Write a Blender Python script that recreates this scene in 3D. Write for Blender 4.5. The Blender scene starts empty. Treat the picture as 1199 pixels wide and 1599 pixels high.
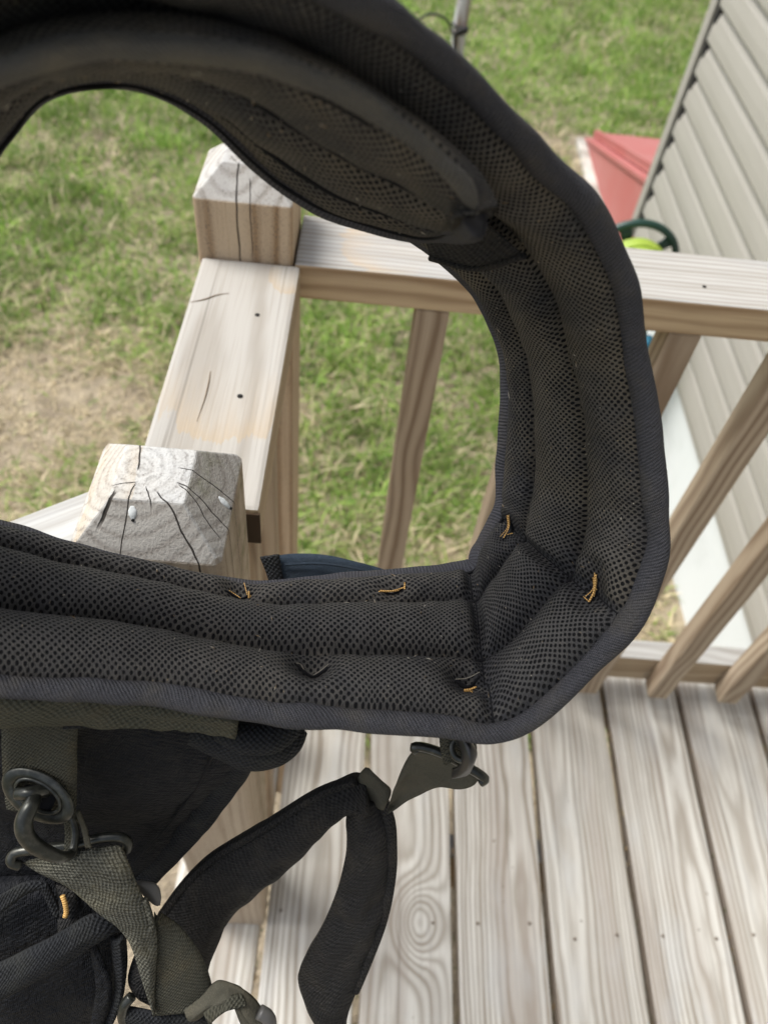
import bpy, bmesh, math, random
import numpy as np
from mathutils import Vector, Matrix

random.seed(7)
rng = np.random.default_rng(11)
scene = bpy.context.scene
COL = scene.collection
DECK = 0.8767            # rail top above the deck
GROUND = -0.68           # lawn below the deck

# ------------------------------------------------------------------ camera
F_PX, PW, PH = 1237.38, 1199.0, 1599.0
YAW, PITCH, ROLL = 0.0782, 0.8856, 0.1423
CAM = np.array([0.1573, -0.6529, 0.4424 + DECK])
_fw = np.array([math.sin(YAW) * math.cos(PITCH), math.cos(YAW) * math.cos(PITCH), -math.sin(PITCH)])
_rt = np.array([math.cos(YAW), -math.sin(YAW), 0.0])
_up = np.cross(_rt, _fw)
RT = math.cos(ROLL) * _rt + math.sin(ROLL) * _up
UP = -math.sin(ROLL) * _rt + math.cos(ROLL) * _up
FW = _fw
cam_data = bpy.data.cameras.new('camera')
cam = bpy.data.objects.new('camera', cam_data)
COL.objects.link(cam)
cam.matrix_world = Matrix(((RT[0], UP[0], -FW[0], CAM[0]), (RT[1], UP[1], -FW[1], CAM[1]),
                           (RT[2], UP[2], -FW[2], CAM[2]), (0, 0, 0, 1)))
cam_data.sensor_fit = 'VERTICAL'
cam_data.sensor_height = 36.0
cam_data.sensor_width = 27.0
cam_data.lens = F_PX / PH * 36.0
cam_data.clip_start = 0.01
cam_data.clip_end = 600
cam_data.dof.use_dof = True
cam_data.dof.focus_distance = 0.42
cam_data.dof.aperture_fstop = 9.0
scene.camera = cam

# ------------------------------------------------------------------ light
SUN_DIR = Vector((-0.55, 0.20, 0.90)).normalized()      # towards the sun
world = bpy.data.worlds.new('World')
scene.world = world
world.use_nodes = True
wn = world.node_tree
wn.nodes.clear()
wo = wn.nodes.new('ShaderNodeOutputWorld')
wb = wn.nodes.new('ShaderNodeBackground')
sky = wn.nodes.new('ShaderNodeTexSky')
sky.sky_type = 'NISHITA'
sky.sun_disc = False
sky.sun_elevation = math.asin(SUN_DIR.z)
sky.sun_rotation = math.atan2(SUN_DIR.x, SUN_DIR.y)
sky.dust_density = 4.0
sky.air_density = 1.0
hs = wn.nodes.new('ShaderNodeHueSaturation')             # thin overcast: the blue is washed out
hs.inputs['Saturation'].default_value = 0.55
wn.links.new(sky.outputs[0], hs.inputs['Color'])
wn.links.new(hs.outputs[0], wb.inputs[0])
wb.inputs[1].default_value = 0.088
wn.links.new(wb.outputs[0], wo.inputs[0])
sd = bpy.data.lights.new('sun', 'SUN')
sd.energy = 1.5
sd.angle = math.radians(30)
sd.color = (1.0, 0.985, 0.955)
sun = bpy.data.objects.new('sun', sd)
COL.objects.link(sun)
sun.rotation_euler = SUN_DIR.to_track_quat('Z', 'Y').to_euler()
vs = scene.view_settings
vs.view_transform = 'Standard'
vs.look = 'None'
vs.gamma = 1.0
vs.use_curve_mapping = False
vs.exposure = 1.28
scene.render.engine = 'CYCLES'
scene.cycles.use_denoising = True
scene.cycles.max_bounces = 8
scene.cycles.diffuse_bounces = 4


# ------------------------------------------------------------------ helpers
def at(x, y, d):
    """a point d metres in front of the lens plane, seen at photo pixel (x, y)"""
    return CAM + d * (FW + RT * ((x - 599.5) / F_PX) - UP * ((y - 799.5) / F_PX))


def on_plane(x, y, ax, v):
    r = FW + RT * ((x - 599.5) / F_PX) - UP * ((y - 799.5) / F_PX)
    return CAM + r * ((v - CAM[ax]) / r[ax])


def project(P):
    q = np.asarray(P) - CAM
    z = q @ FW
    return np.stack([599.5 + F_PX * (q @ RT) / z, 799.5 - F_PX * (q @ UP) / z, z], -1)


def link(o, parent=None):
    COL.objects.link(o)
    if parent is not None:
        o.parent = parent
        o.matrix_parent_inverse = Matrix.Identity(4)
    return o


def tag(o, label=None, cat=None, group=None, kind=None):
    if label: o['label'] = label
    if cat: o['category'] = cat
    if group: o['group'] = group
    if kind: o['kind'] = kind
    return o


def empty(name, loc=(0, 0, 0)):
    o = bpy.data.objects.new(name, None)
    o.location = loc
    o.empty_display_size = 0.1
    return link(o)


def mesh_obj(name, verts, faces, mat, parent=None, smooth=True, uv=None, cols=None):
    """verts in world space; placed relative to the parent's location"""
    me = bpy.data.meshes.new(name)
    V = np.asarray(verts, dtype=float)
    off = np.zeros(3)
    p = parent
    while p is not None:
        off = off + np.array(p.location)
        p = p.parent
    me.from_pydata((V - off).tolist(), [], faces)
    if uv is not None:
        lay = me.uv_layers.new(name='UVMap')
        li = np.zeros(len(me.loops), dtype=np.int32)
        me.loops.foreach_get('vertex_index', li)
        lay.data.foreach_set('uv', np.asarray(uv, dtype=np.float32)[li].ravel())
    if cols is not None:
        a = me.color_attributes.new('dust_light_tint', 'FLOAT_COLOR', 'POINT')
        a.data.foreach_set('color', np.asarray(cols, dtype=np.float32).ravel())
    if smooth:
        me.polygons.foreach_set('use_smooth', [True] * len(me.polygons))
    me.materials.append(mat)
    me.update()
    bm = bmesh.new()
    bm.from_mesh(me)
    bmesh.ops.recalc_face_normals(bm, faces=bm.faces)
    bm.to_mesh(me)
    bm.free()
    return link(bpy.data.objects.new(name, me), parent)


def box_mesh(name, l, w, t, bev=0.003, jit=0.0, segs=2):
    """box along local X, centred"""
    bm = bmesh.new()
    bmesh.ops.create_cube(bm, size=1.0)
    bmesh.ops.scale(bm, vec=(l, w, t), verts=bm.verts)
    if bev:
        bmesh.ops.bevel(bm, geom=list(bm.edges), offset=bev, segments=segs, profile=0.6, affect='EDGES')
    me = bpy.data.meshes.new(name)
    bm.to_mesh(me)
    bm.free()
    return me


def lumber(name, parent, c, l, w, t, axis, mat, bev=0.003, tilt=0.0, spin=0.0):
    me = box_mesh(name, l, w, t, bev)
    me.materials.append(mat)
    o = link(bpy.data.objects.new(name, me), parent)
    pl = Vector((0, 0, 0)) if parent is None else parent.location
    o.location = Vector(c) - pl
    if axis == 'x': o.rotation_euler = (spin, tilt, 0)
    if axis == 'y': o.rotation_euler = (spin, tilt, math.pi / 2)
    if axis == 'z': o.rotation_euler = (spin, -math.pi / 2, 0)
    return o


def catmull(P, n):
    """n samples, even by chord, through the rows of P"""
    P = np.asarray(P, dtype=float)
    Q = np.vstack([2 * P[0] - P[1], P, 2 * P[-1] - P[-2]])
    out = []
    for i in range(1, len(Q) - 2):
        p0, p1, p2, p3 = Q[i - 1], Q[i], Q[i + 1], Q[i + 2]
        d = [max(np.linalg.norm(b - a), 1e-6) ** 0.5 for a, b in ((p0, p1), (p1, p2), (p2, p3))]
        m1 = (p1 - p0) / d[0] - (p2 - p0) / (d[0] + d[1]) + (p2 - p1) / d[1]
        m2 = (p2 - p1) / d[1] - (p3 - p1) / (d[1] + d[2]) + (p3 - p2) / d[2]
        m1, m2 = m1 * d[1], m2 * d[1]
        for t in np.linspace(0, 1, 24, endpoint=False):
            t2, t3 = t * t, t ** 3
            out.append((2 * t3 - 3 * t2 + 1) * p1 + (t3 - 2 * t2 + t) * m1 + (-2 * t3 + 3 * t2) * p2 + (t3 - t2) * m2)
    out.append(Q[-2])
    out = np.array(out)
    s = np.concatenate([[0], np.cumsum(np.linalg.norm(np.diff(out, axis=0), axis=1))])
    ss = np.linspace(0, s[-1], n)
    return np.stack([np.interp(ss, s, out[:, k]) for k in range(out.shape[1])], -1)


def unit(a):
    return a / np.maximum(np.linalg.norm(a, axis=-1, keepdims=True), 1e-9)


def vnoise(x, y, seed=0):
    """smooth value noise on numpy arrays, 0..1"""
    xi, yi = np.floor(x).astype(np.int64), np.floor(y).astype(np.int64)
    fx, fy = x - xi, y - yi
    fx, fy = fx * fx * (3 - 2 * fx), fy * fy * (3 - 2 * fy)

    def h(a, b):
        n = (a * 374761393 + b * 668265263 + seed * 1274126177) & 0x7fffffff
        n = ((n ^ (n >> 13)) * 1274126177) & 0x7fffffff
        return ((n ^ (n >> 16)) & 0xffff) / 65535.0
    return (h(xi, yi) * (1 - fx) + h(xi + 1, yi) * fx) * (1 - fy) + (h(xi, yi + 1) * (1 - fx) + h(xi + 1, yi + 1) * fx) * fy


def grid_faces(n, m, closed_m=True):
    f = []
    mm = m if closed_m else m - 1
    for i in range(n - 1):
        for j in range(mm):
            a, b = i * m + j, i * m + (j + 1) % m
            f.append((a, b, b + m, a + m))
    return f


def tube(name, pts, r, mat, parent=None, n=40, k=10, ry=None, updir=None, smooth_path=True, closed=False):
    """round or oval tube; r may be a number or one radius per sample"""
    P = catmull(pts, n) if smooth_path else np.asarray(pts, dtype=float)
    if closed:
        P = catmull(np.vstack([pts, pts[:1]]), n + 1)[:-1]
    n = len(P)
    T = unit(np.roll(P, -1, 0) - np.roll(P, 1, 0)) if closed else unit(np.gradient(P, axis=0))
    ref = np.array([0.3, 0.2, 0.93]) if updir is None or isinstance(updir, str) else np.asarray(updir, float)
    if updir == 'radial' if isinstance(updir, str) else False:
        A = unit(P - P.mean(0))
    elif ref.ndim == 1:
        A = np.zeros_like(P)
        a = unit(ref - T[0] * (ref @ T[0]))
        for i in range(n):
            a = unit(a - T[i] * (a @ T[i]))
            A[i] = a
    else:
        A = unit(ref - T * (ref * T).sum(1, keepdims=True))
    B = np.cross(T, A)
    rr = np.full(n, r) if np.isscalar(r) else np.interp(np.linspace(0, 1, n), np.linspace(0, 1, len(r)), r)
    ry = rr if ry is None else np.full(n, ry) if np.isscalar(ry) else np.interp(np.linspace(0, 1, n), np.linspace(0, 1, len(ry)), ry)
    s = np.concatenate([[0], np.cumsum(np.linalg.norm(np.diff(P, axis=0), axis=1))])
    V, U = [], []
    for i in range(n):
        for j in range(k):
            th = 2 * math.pi * j / k
            V.append(P[i] + A[i] * rr[i] * math.cos(th) + B[i] * ry[i] * math.sin(th))
            U.append((s[i], j / k * 6.28 * rr[i]))
    faces = grid_faces(n, k)
    if closed:
        for j in range(k):
            a, b = (n - 1) * k + j, (n - 1) * k + (j + 1) % k
            faces.append((a, b, (j + 1) % k, j))
    else:
        faces += [tuple(range(k))[::-1], tuple(range((n - 1) * k, n * k))]
    return mesh_obj(name, V, faces, mat, parent, uv=U)


def ribbon(name, edge_a, edge_b, thick, mat, parent=None, n=60, m=9, bow=0.0, rough=0.0006, seed=1, rib=0.0):
    """a strap between two edge lines given as (px, py, depth); real thickness, rounded rims"""
    A = np.array([at(*p) for p in edge_a])
    B = np.array([at(*p) for p in edge_b])
    S = catmull(np.hstack([A, B]), n)
    A, B = S[:, :3], S[:, 3:]
    mid = (A + B) / 2
    T = unit(np.gradient(mid, axis=0))
    Wd = B - A
    wl = np.linalg.norm(Wd, axis=1)
    Nn = unit(np.cross(T, Wd))
    if np.mean((CAM - mid) * Nn) < 0: Nn = -Nn
    s = np.concatenate([[0], np.cumsum(np.linalg.norm(np.diff(mid, axis=0), axis=1))])
    cross = [(v, +1) for v in np.linspace(0, 1, m)] + [(v, -1) for v in np.linspace(1, 0, m)]
    V, U = [], []
    for i in range(n):
        for v, sg in cross:
            e = min(v, 1 - v) * wl[i]
            hh = thick / 2 * math.sqrt(min(1.0, 0.15 + e / (thick * 0.8 + 1e-6)))
            nz = (vnoise(np.array([s[i] * 90 + seed * 7.1]), np.array([v * 4.0 + seed]), seed)[0] - 0.5) * 2 * rough
            o = bow * (1 - (2 * v - 1) ** 2) + nz + rib * math.sin(v * math.pi * 5) ** 2
            V.append(A[i] + Wd[i] * v + Nn[i] * (sg * hh + o))
            U.append((s[i], v * wl[i]))
    M = len(cross)
    faces = grid_faces(n, M) + [tuple(range(M))[::-1], tuple(range((n - 1) * M, n * M))]
    return mesh_obj(name, V, faces, mat, parent, uv=U)


def cushion(name, outline, front, back, mat, parent=None, n=96, rings=14, wrinkle=0.002, seed=3, flat=2.6):
    """a soft closed body inside an outline of (px, py, depth) points"""
    P = np.array([at(*p) for p in outline])
    P = catmull(np.vstack([P, P[:1]]), n + 1)[:-1]
    c = P.mean(0)
    nz = np.zeros(3)
    for i in range(n):
        nz += np.cross(P[i] - c, P[(i + 1) % n] - c)
    nz = nz / np.linalg.norm(nz)
    if nz @ (CAM - c) < 0: nz = -nz
    V, U = [c + nz * front], [(0, 0)]
    ax = unit(P[0] - c); ay = np.cross(nz, ax)
    rs = [((k + 1) / rings, 1) for k in range(rings)] + [((rings - 1 - k) / rings, -1) for k in range(rings - 1)]
    for r, sg in rs:
        for i in range(n):
            b = (front if sg > 0 else -back) * max(0.0, 1 - r ** flat) ** 0.55
            q = c + (P[i] - c) * r
            u, v = (q - c) @ ax, (q - c) @ ay
            w = (vnoise(np.array([u * 38 + seed]), np.array([v * 38]), seed)[0] - 0.5) * 2 * wrinkle
            w += (vnoise(np.array([(u + v) * 14 + seed]), np.array([(v - u) * 70]), seed + 1)[0] - 0.5) * wrinkle
            V.append(q + nz * (b + w * (1 if r < 1 else 0)))
            U.append((u, v))
    V.append(c - nz * back); U.append((0, 0))
    faces = [(0, 1 + i, 1 + (i + 1) % n) for i in range(n)]
    for k in range(len(rs) - 1):
        for i in range(n):
            a, b = 1 + k * n + i, 1 + k * n + (i + 1) % n
            faces.append((a, a + n, b + n, b))
    l0 = 1 + (len(rs) - 1) * n
    faces += [(l0 + (i + 1) % n, l0 + i, len(V) - 1) for i in range(n)]
    return mesh_obj(name, V, faces, mat, parent, uv=U)


# ------------------------------------------------------------------ node shorthand
class X:
    def __init__(s, nt, sock): s.nt, s.s = nt, sock

    def _m(s, op, *o, clamp=False):
        n = s.nt.nodes.new('ShaderNodeMath')
        n.operation = op
        n.use_clamp = clamp
        for i, v in enumerate((s,) + o):
            if isinstance(v, X): s.nt.links.new(v.s, n.inputs[i])
            else: n.inputs[i].default_value = v
        return X(s.nt, n.outputs[0])

    def __add__(s, o): return s._m('ADD', o)
    __radd__ = __add__
    def __sub__(s, o): return s._m('SUBTRACT', o)
    def __rsub__(s, o): return s._m('MULTIPLY', -1.0)._m('ADD', o)
    def __mul__(s, o): return s._m('MULTIPLY', o)
    __rmul__ = __mul__
    def __truediv__(s, o): return s._m('DIVIDE', o)
    def sin(s): return s._m('SINE')
    def abs(s): return s._m('ABSOLUTE')
    def sqrt(s): return s._m('SQRT')
    def pow(s, p): return s._m('POWER', p)
    def frac(s): return s._m('FRACT')
    def min(s, o): return s._m('MINIMUM', o)
    def max(s, o): return s._m('MAXIMUM', o)
    def exp(s): return s._m('EXPONENT')
    def clamp(s): return s._m('ADD', 0.0, clamp=True)

    def step(s, a, b):
        n = s.nt.nodes.new('ShaderNodeMapRange')
        n.interpolation_type = 'SMOOTHSTEP'
        s.nt.links.new(s.s, n.inputs[0])
        n.inputs[1].default_value, n.inputs[2].default_value = a, b
        if a > b:
            n.inputs[1].default_value, n.inputs[2].default_value = b, a
            n.inputs[3].default_value, n.inputs[4].default_value = 1, 0
        return X(s.nt, n.outputs[0])


class Mat:
    def __init__(s, name, rough=0.8, spec=0.3):
        s.m = bpy.data.materials.new(name)
        s.m.use_nodes = True
        s.nt = s.m.node_tree
        s.b = s.nt.nodes['Principled BSDF']
        s.b.inputs['Roughness'].default_value = rough
        s.b.inputs['Specular IOR Level'].default_value = spec

    def coord(s, kind='Object'):
        n = s.nt.nodes.new('ShaderNodeTexCoord')
        sp = s.nt.nodes.new('ShaderNodeSeparateXYZ')
        s.nt.links.new(n.outputs[kind], sp.inputs[0])
        return [X(s.nt, o) for o in sp.outputs]

    def normal(s):
        n = s.nt.nodes.new('ShaderNodeNewGeometry')
        sp = s.nt.nodes.new('ShaderNodeSeparateXYZ')
        s.nt.links.new(n.outputs['True Normal'], sp.inputs[0])
        return [X(s.nt, o) for o in sp.outputs]

    def rand(s):
        n = s.nt.nodes.new('ShaderNodeObjectInfo')
        return X(s.nt, n.outputs['Random'])

    def attr(s, name='dust_light_tint'):
        n = s.nt.nodes.new('ShaderNodeAttribute')
        n.attribute_name = name
        return n

    def vec(s, x, y, z):
        n = s.nt.nodes.new('ShaderNodeCombineXYZ')
        for i, v in enumerate((x, y, z)):
            if isinstance(v, X): s.nt.links.new(v.s, n.inputs[i])
            else: n.inputs[i].default_value = v
        return X(s.nt, n.outputs[0])

    def noise(s, v, scale=1.0, detail=3, rough=0.55, dist=0.0):
        n = s.nt.nodes.new('ShaderNodeTexNoise')
        s.nt.links.new(v.s, n.inputs['Vector'])
        n.inputs['Scale'].default_value = scale
        n.inputs['Detail'].default_value = detail
        n.inputs['Roughness'].default_value = rough
        n.inputs['Distortion'].default_value = dist
        return X(s.nt, n.outputs['Fac'])

    def mix(s, fac, a, b):
        n = s.nt.nodes.new('ShaderNodeMix')
        n.data_type = 'RGBA'
        for i, v in ((0, fac), (6, a), (7, b)):
            if isinstance(v, X): s.nt.links.new(v.s, n.inputs[i])
            elif i == 0: n.inputs[0].default_value = v
            else: n.inputs[i].default_value = (*v, 1)
        return X(s.nt, n.outputs[2])

    def color(s, c):
        if isinstance(c, X): s.nt.links.new(c.s, s.b.inputs['Base Color'])
        else: s.b.inputs['Base Color'].default_value = (*c, 1)
        return s

    def bump(s, h, dist=0.001, strength=1.0):
        n = s.nt.nodes.new('ShaderNodeBump')
        n.inputs['Distance'].default_value = dist
        n.inputs['Strength'].default_value = strength
        s.nt.links.new(h.s, n.inputs['Height'])
        s.nt.links.new(n.outputs[0], s.b.inputs['Normal'])
        return s


# ------------------------------------------------------------------ materials
def wood(name, axis, light, dark, top_light, top_dark, ring=0.0055, pith=None, wob=0.02, knots=(), patches=(),
         patch_col=(0.50, 0.34, 0.17), cracks=(), green=None, contrast=1.0, endgrain=False, boards=False, facet_amt=0.0):
    """solid softwood: growth rings round a pith line, silvered where rain lands"""
    k = Mat(name, 0.85, 0.2)
    c = k.coord('Object')
    L, a, b = (c[0], c[1], c[2]) if axis == 'x' else (c[2], c[0], c[1])
    R = k.rand()
    if pith is None:
        pa = (R * 7.31).frac() * 0.10 - 0.05
        pb = (R * 13.7).frac() * -0.05 - (0.034 if boards else 0.012)
    else:
        pa, pb = pith
    lo = L + R * 37.0
    n1 = k.noise(k.vec(lo, R * 9.0, 0.0), 2.2, 2) - 0.5
    n2 = k.noise(k.vec(lo, R * 5.0, 7.0), 2.7, 2) - 0.5
    da = a - pa + n1 * (wob * 2)
    db = b - pb + n2 * (wob * 1.6)
    r = (da * da + db * db).sqrt()
    r = r + (k.noise(k.vec(lo * 5.0, a * 28.0, b * 28.0), 1.0, 3) - 0.5) * 0.008
    for (kl, ka, amp, sig) in knots:
        d2 = (L - kl) * (L - kl) * (1 / (sig * sig * 2.6)) + (a - ka) * (a - ka) * (1 / (sig * sig))
        r = r + (d2 * -1.0).exp() * amp
    wv = (r * (6.2832 / ring)).sin() * 0.5 + 0.5
    wv2 = (r * (6.2832 / (ring * 3.7)) + 1.0).sin() * 0.5 + 0.5
    late = (wv.pow(3.0 if endgrain else 1.6) * 0.7 + wv2 * 0.3) * contrast
    fine = k.noise(k.vec(lo * 9.0, a * 420.0, b * 420.0), 1.0, 2)
    blot = k.noise(k.vec(lo * 4.0, a * 11.0, b * 11.0), 1.0, 3)
    nx, ny, nz = k.normal()
    base = k.mix(late.clamp(), light, dark)
    base = k.mix((fine.step(0.5, 0.75) * 0.35), base, dark)
    base = k.mix(blot.step(0.45, 0.75) * 0.35, base, tuple(v * 0.72 for v in light))
    top = k.mix((late * 0.85).clamp(), top_light, top_dark)
    top = k.mix(fine.step(0.48, 0.75) * 0.4, top, top_dark)
    top = k.mix(blot.step(0.5, 0.75) * 0.3, top, tuple(v * 0.80 for v in top_light))
    for (pl, pa_, rl, ra) in patches:
        e = ((L - pl) / rl) * ((L - pl) / rl) + ((a - pa_) / ra) * ((a - pa_) / ra)
        e = e + (k.noise(k.vec(L * 0.5, a * 3.0, b), 30.0, 4, 0.7) - 0.5) * 2.0
        mk = e.step(1.08, 0.96) * (e.step(0.0, 1.0) * 0.40 + 0.15) * L.step(pl + rl * 0.9, pl - rl * 0.6) * (0.4 + 0.6 * blot)
        top = k.mix(mk, top, patch_col)
    if boards:
        streak = k.noise(k.vec(lo * 1.1, a * 26.0, b * 8.0), 1.0, 2)
        top = k.mix(streak.step(0.52, 0.66) * 0.50, top, (0.36, 0.31, 0.265))
        top = k.mix((R * 3.77).frac() * 0.22, top, (0.42, 0.40, 0.35))
        grime = k.noise(k.vec(lo * 3.0, a * 7.0, b * 7.0), 2.0, 5, 0.65)
        top = k.mix(grime.step(0.52, 0.72) * 0.28, top, (0.30, 0.275, 0.235))
        spk = k.noise(k.vec(lo, a, b), 75.0, 1)
        top = k.mix(spk.step(0.76, 0.79) * 0.7, top, (0.16, 0.12, 0.08))
    # long thin grain lines on weathered faces, with cool grey blotches
    gl_ = k.noise(k.vec(lo * 1.6, a * 170.0, b * 170.0), 1.0, 2)
    top = k.mix(gl_.step(0.58, 0.72) * 0.45, top, tuple(v * 0.55 for v in top_dark))
    cool = k.noise(k.vec(lo * 5.0, a * 14.0, b * 14.0), 1.3, 4)
    top = k.mix(cool.step(0.5, 0.7) * 0.30, top, (top_light[0] * .80, top_light[1] * .85, top_light[2] * .93))
    silver = nz.step(0.3, 0.8)
    if endgrain:
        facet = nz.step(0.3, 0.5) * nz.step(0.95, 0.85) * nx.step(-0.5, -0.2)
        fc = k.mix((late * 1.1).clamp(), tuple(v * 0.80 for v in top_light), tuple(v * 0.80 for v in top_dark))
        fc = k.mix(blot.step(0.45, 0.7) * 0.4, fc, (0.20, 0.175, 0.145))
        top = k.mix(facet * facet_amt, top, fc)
    colr = k.mix(silver, base, top)
    if green is not None:
        gl = k.noise(k.vec(L, a, b), 45.0, 4).step(0.42, 0.7) * nx.step(0.3, 0.6) * b.step(*green)
        colr = k.mix(gl * 0.65, colr, (0.12, 0.125, 0.035))
    h = late * -0.5 + fine * -0.5
    if endgrain:
        pits = k.noise(k.vec(L * 600.0, a * 600.0, b * 600.0), 1.0, 2)
        h = h * 0.7 + (pits - 0.5) * 0.8
        colr = k.mix((pits.step(0.52, 0.66) * (late * 0.9 + 0.12)).clamp() * 0.8, colr, (0.12, 0.105, 0.09))
    for (ca, cb, ang, wid, l0, l1, s0, s1) in cracks:     # a check running along a line in the cross-section
        ca_, sa_ = math.cos(ang), math.sin(ang)
        j = (k.noise(k.vec(L * 25.0, a * 60.0, b * 60.0), 1.0, 2) - 0.5) * 0.0045
        dist = ((a - ca) * -sa_ + (b - cb) * ca_ + j).abs()
        along = (a - ca) * ca_ + (b - cb) * sa_
        m = dist.step(wid, wid * 0.35) * along.step(s0, s0 + 0.004) * along.step(s1, s1 - 0.006) * L.step(l0 - 0.02, l0) * L.step(l1, l1 - 0.02)
        colr = k.mix(m * 0.92, colr, (0.02, 0.016, 0.012))
        h = h - m * 3.0
    k.color(colr)
    k.bump(h, 0.0007, 0.8)
    return k.m


TAN_L, TAN_D = (0.47, 0.37, 0.25), (0.26, 0.18, 0.105)
GREY_L, GREY_D = (0.44, 0.437, 0.42), (0.27, 0.255, 0.225)
M = {}
M['deck'] = wood('weathered deck pine', 'x', (0.40, 0.355, 0.30), (0.24, 0.19, 0.145), (0.68, 0.665, 0.61), (0.285, 0.245, 0.195), ring=0.0058, wob=0.012, contrast=1.15, boards=True)
M['rail'] = wood('rail pine', 'x', TAN_L, TAN_D, GREY_L, GREY_D, ring=0.007, contrast=0.8)
M['baluster'] = wood('baluster pine', 'x', (0.48, 0.39, 0.285), (0.225, 0.16, 0.105), (0.5, 0.46, 0.42), (0.33, 0.29, 0.25), ring=0.011, wob=0.03)

k = Mat('rotten end grain', 0.9); k.color((0.055, 0.035, 0.02)); M['darkwood'] = k.m
k = Mat('rusty screw', 0.7); k.color((0.19, 0.155, 0.12)); M['screw'] = k.m
k = Mat('leaf litter', 0.9)
c = k.coord('Object')
k.color(k.mix(k.noise(k.vec(*c), 60.0, 1).step(0.4, 0.6), (0.30, 0.21, 0.11), (0.10, 0.12, 0.05)))
M['litter'] = k.m
# vinyl siding
k = Mat('cream vinyl siding', 0.5, 0.4)
c = k.coord('Object')
g = k.noise(k.vec(c[0] * 4.0, c[1] * 1.0, c[2] * 9.0), 3.0, 4)
f = k.noise(k.vec(c[0] * 60.0, c[1] * 6.0, c[2] * 200.0), 2.0, 2)
k.color(k.mix(g.step(0.4, 0.75) * 0.35, (0.325, 0.31, 0.278), (0.25, 0.237, 0.205)))
k.bump(f, 0.0004, 0.5)
M['siding'] = k.m
k = Mat('dark gap', 0.9); k.color((0.015, 0.014, 0.013)); M['dark'] = k.m
k = Mat('dark wood split', 0.9); k.color((0.16, 0.11, 0.06)); M['split'] = k.m
k = Mat('white painted concrete', 0.75)
c = k.coord('Object')
n = k.noise(k.vec(*c), 5.0, 5)
k.color(k.mix(n.step(0.45, 0.8) * 0.5, (0.62, 0.65, 0.65), (0.47, 0.50, 0.49)))
k.bump(k.noise(k.vec(*c), 120.0, 3), 0.002, 0.4)
M['foundation'] = k.m
k = Mat('red painted steel', 0.55, 0.4)
c = k.coord('Object')
n = k.noise(k.vec(*c), 3.0, 5)
k.color(k.mix(n.step(0.4, 0.8) * 0.6, (0.40, 0.125, 0.115), (0.42, 0.21, 0.195)))
M['red'] = k.m
k = Mat('concrete curb', 0.9)
c = k.coord('Object')
k.color(k.mix(k.noise(k.vec(*c), 9.0, 5).step(0.35, 0.7), (0.55, 0.53, 0.48), (0.30, 0.28, 0.24)))
M['concrete'] = k.m
k = Mat('dark green plastic', 0.4, 0.5); k.color((0.012, 0.045, 0.035)); M['green'] = k.m
k = Mat('lime hose', 0.45, 0.5)
c = k.coord('Object')
k.color(k.mix(k.noise(k.vec(*c), 30.0, 2).step(0.4, 0.6) * 0.3, (0.34, 0.46, 0.06), (0.26, 0.38, 0.05)))
M['lime'] = k.m
k = Mat('blue hose fitting', 0.4); k.color((0.03, 0.16, 0.25)); M['blue'] = k.m
k = Mat('galvanised pole', 0.6, 0.4)
c = k.coord('Object')
n = k.noise(k.vec(c[0] * 30.0, c[1] * 30.0, c[2] * 5.0), 1.0, 4)
k.color(k.mix(n.step(0.45, 0.6), (0.55, 0.56, 0.58), (0.27, 0.21, 0.17)))
M['pole'] = k.m
k = Mat('black wire', 0.5); k.color((0.03, 0.03, 0.03)); M['wire'] = k.m
k = Mat('asphalt shingle', 0.95); k.color((0.10, 0.095, 0.09)); M['shingle'] = k.m


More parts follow.
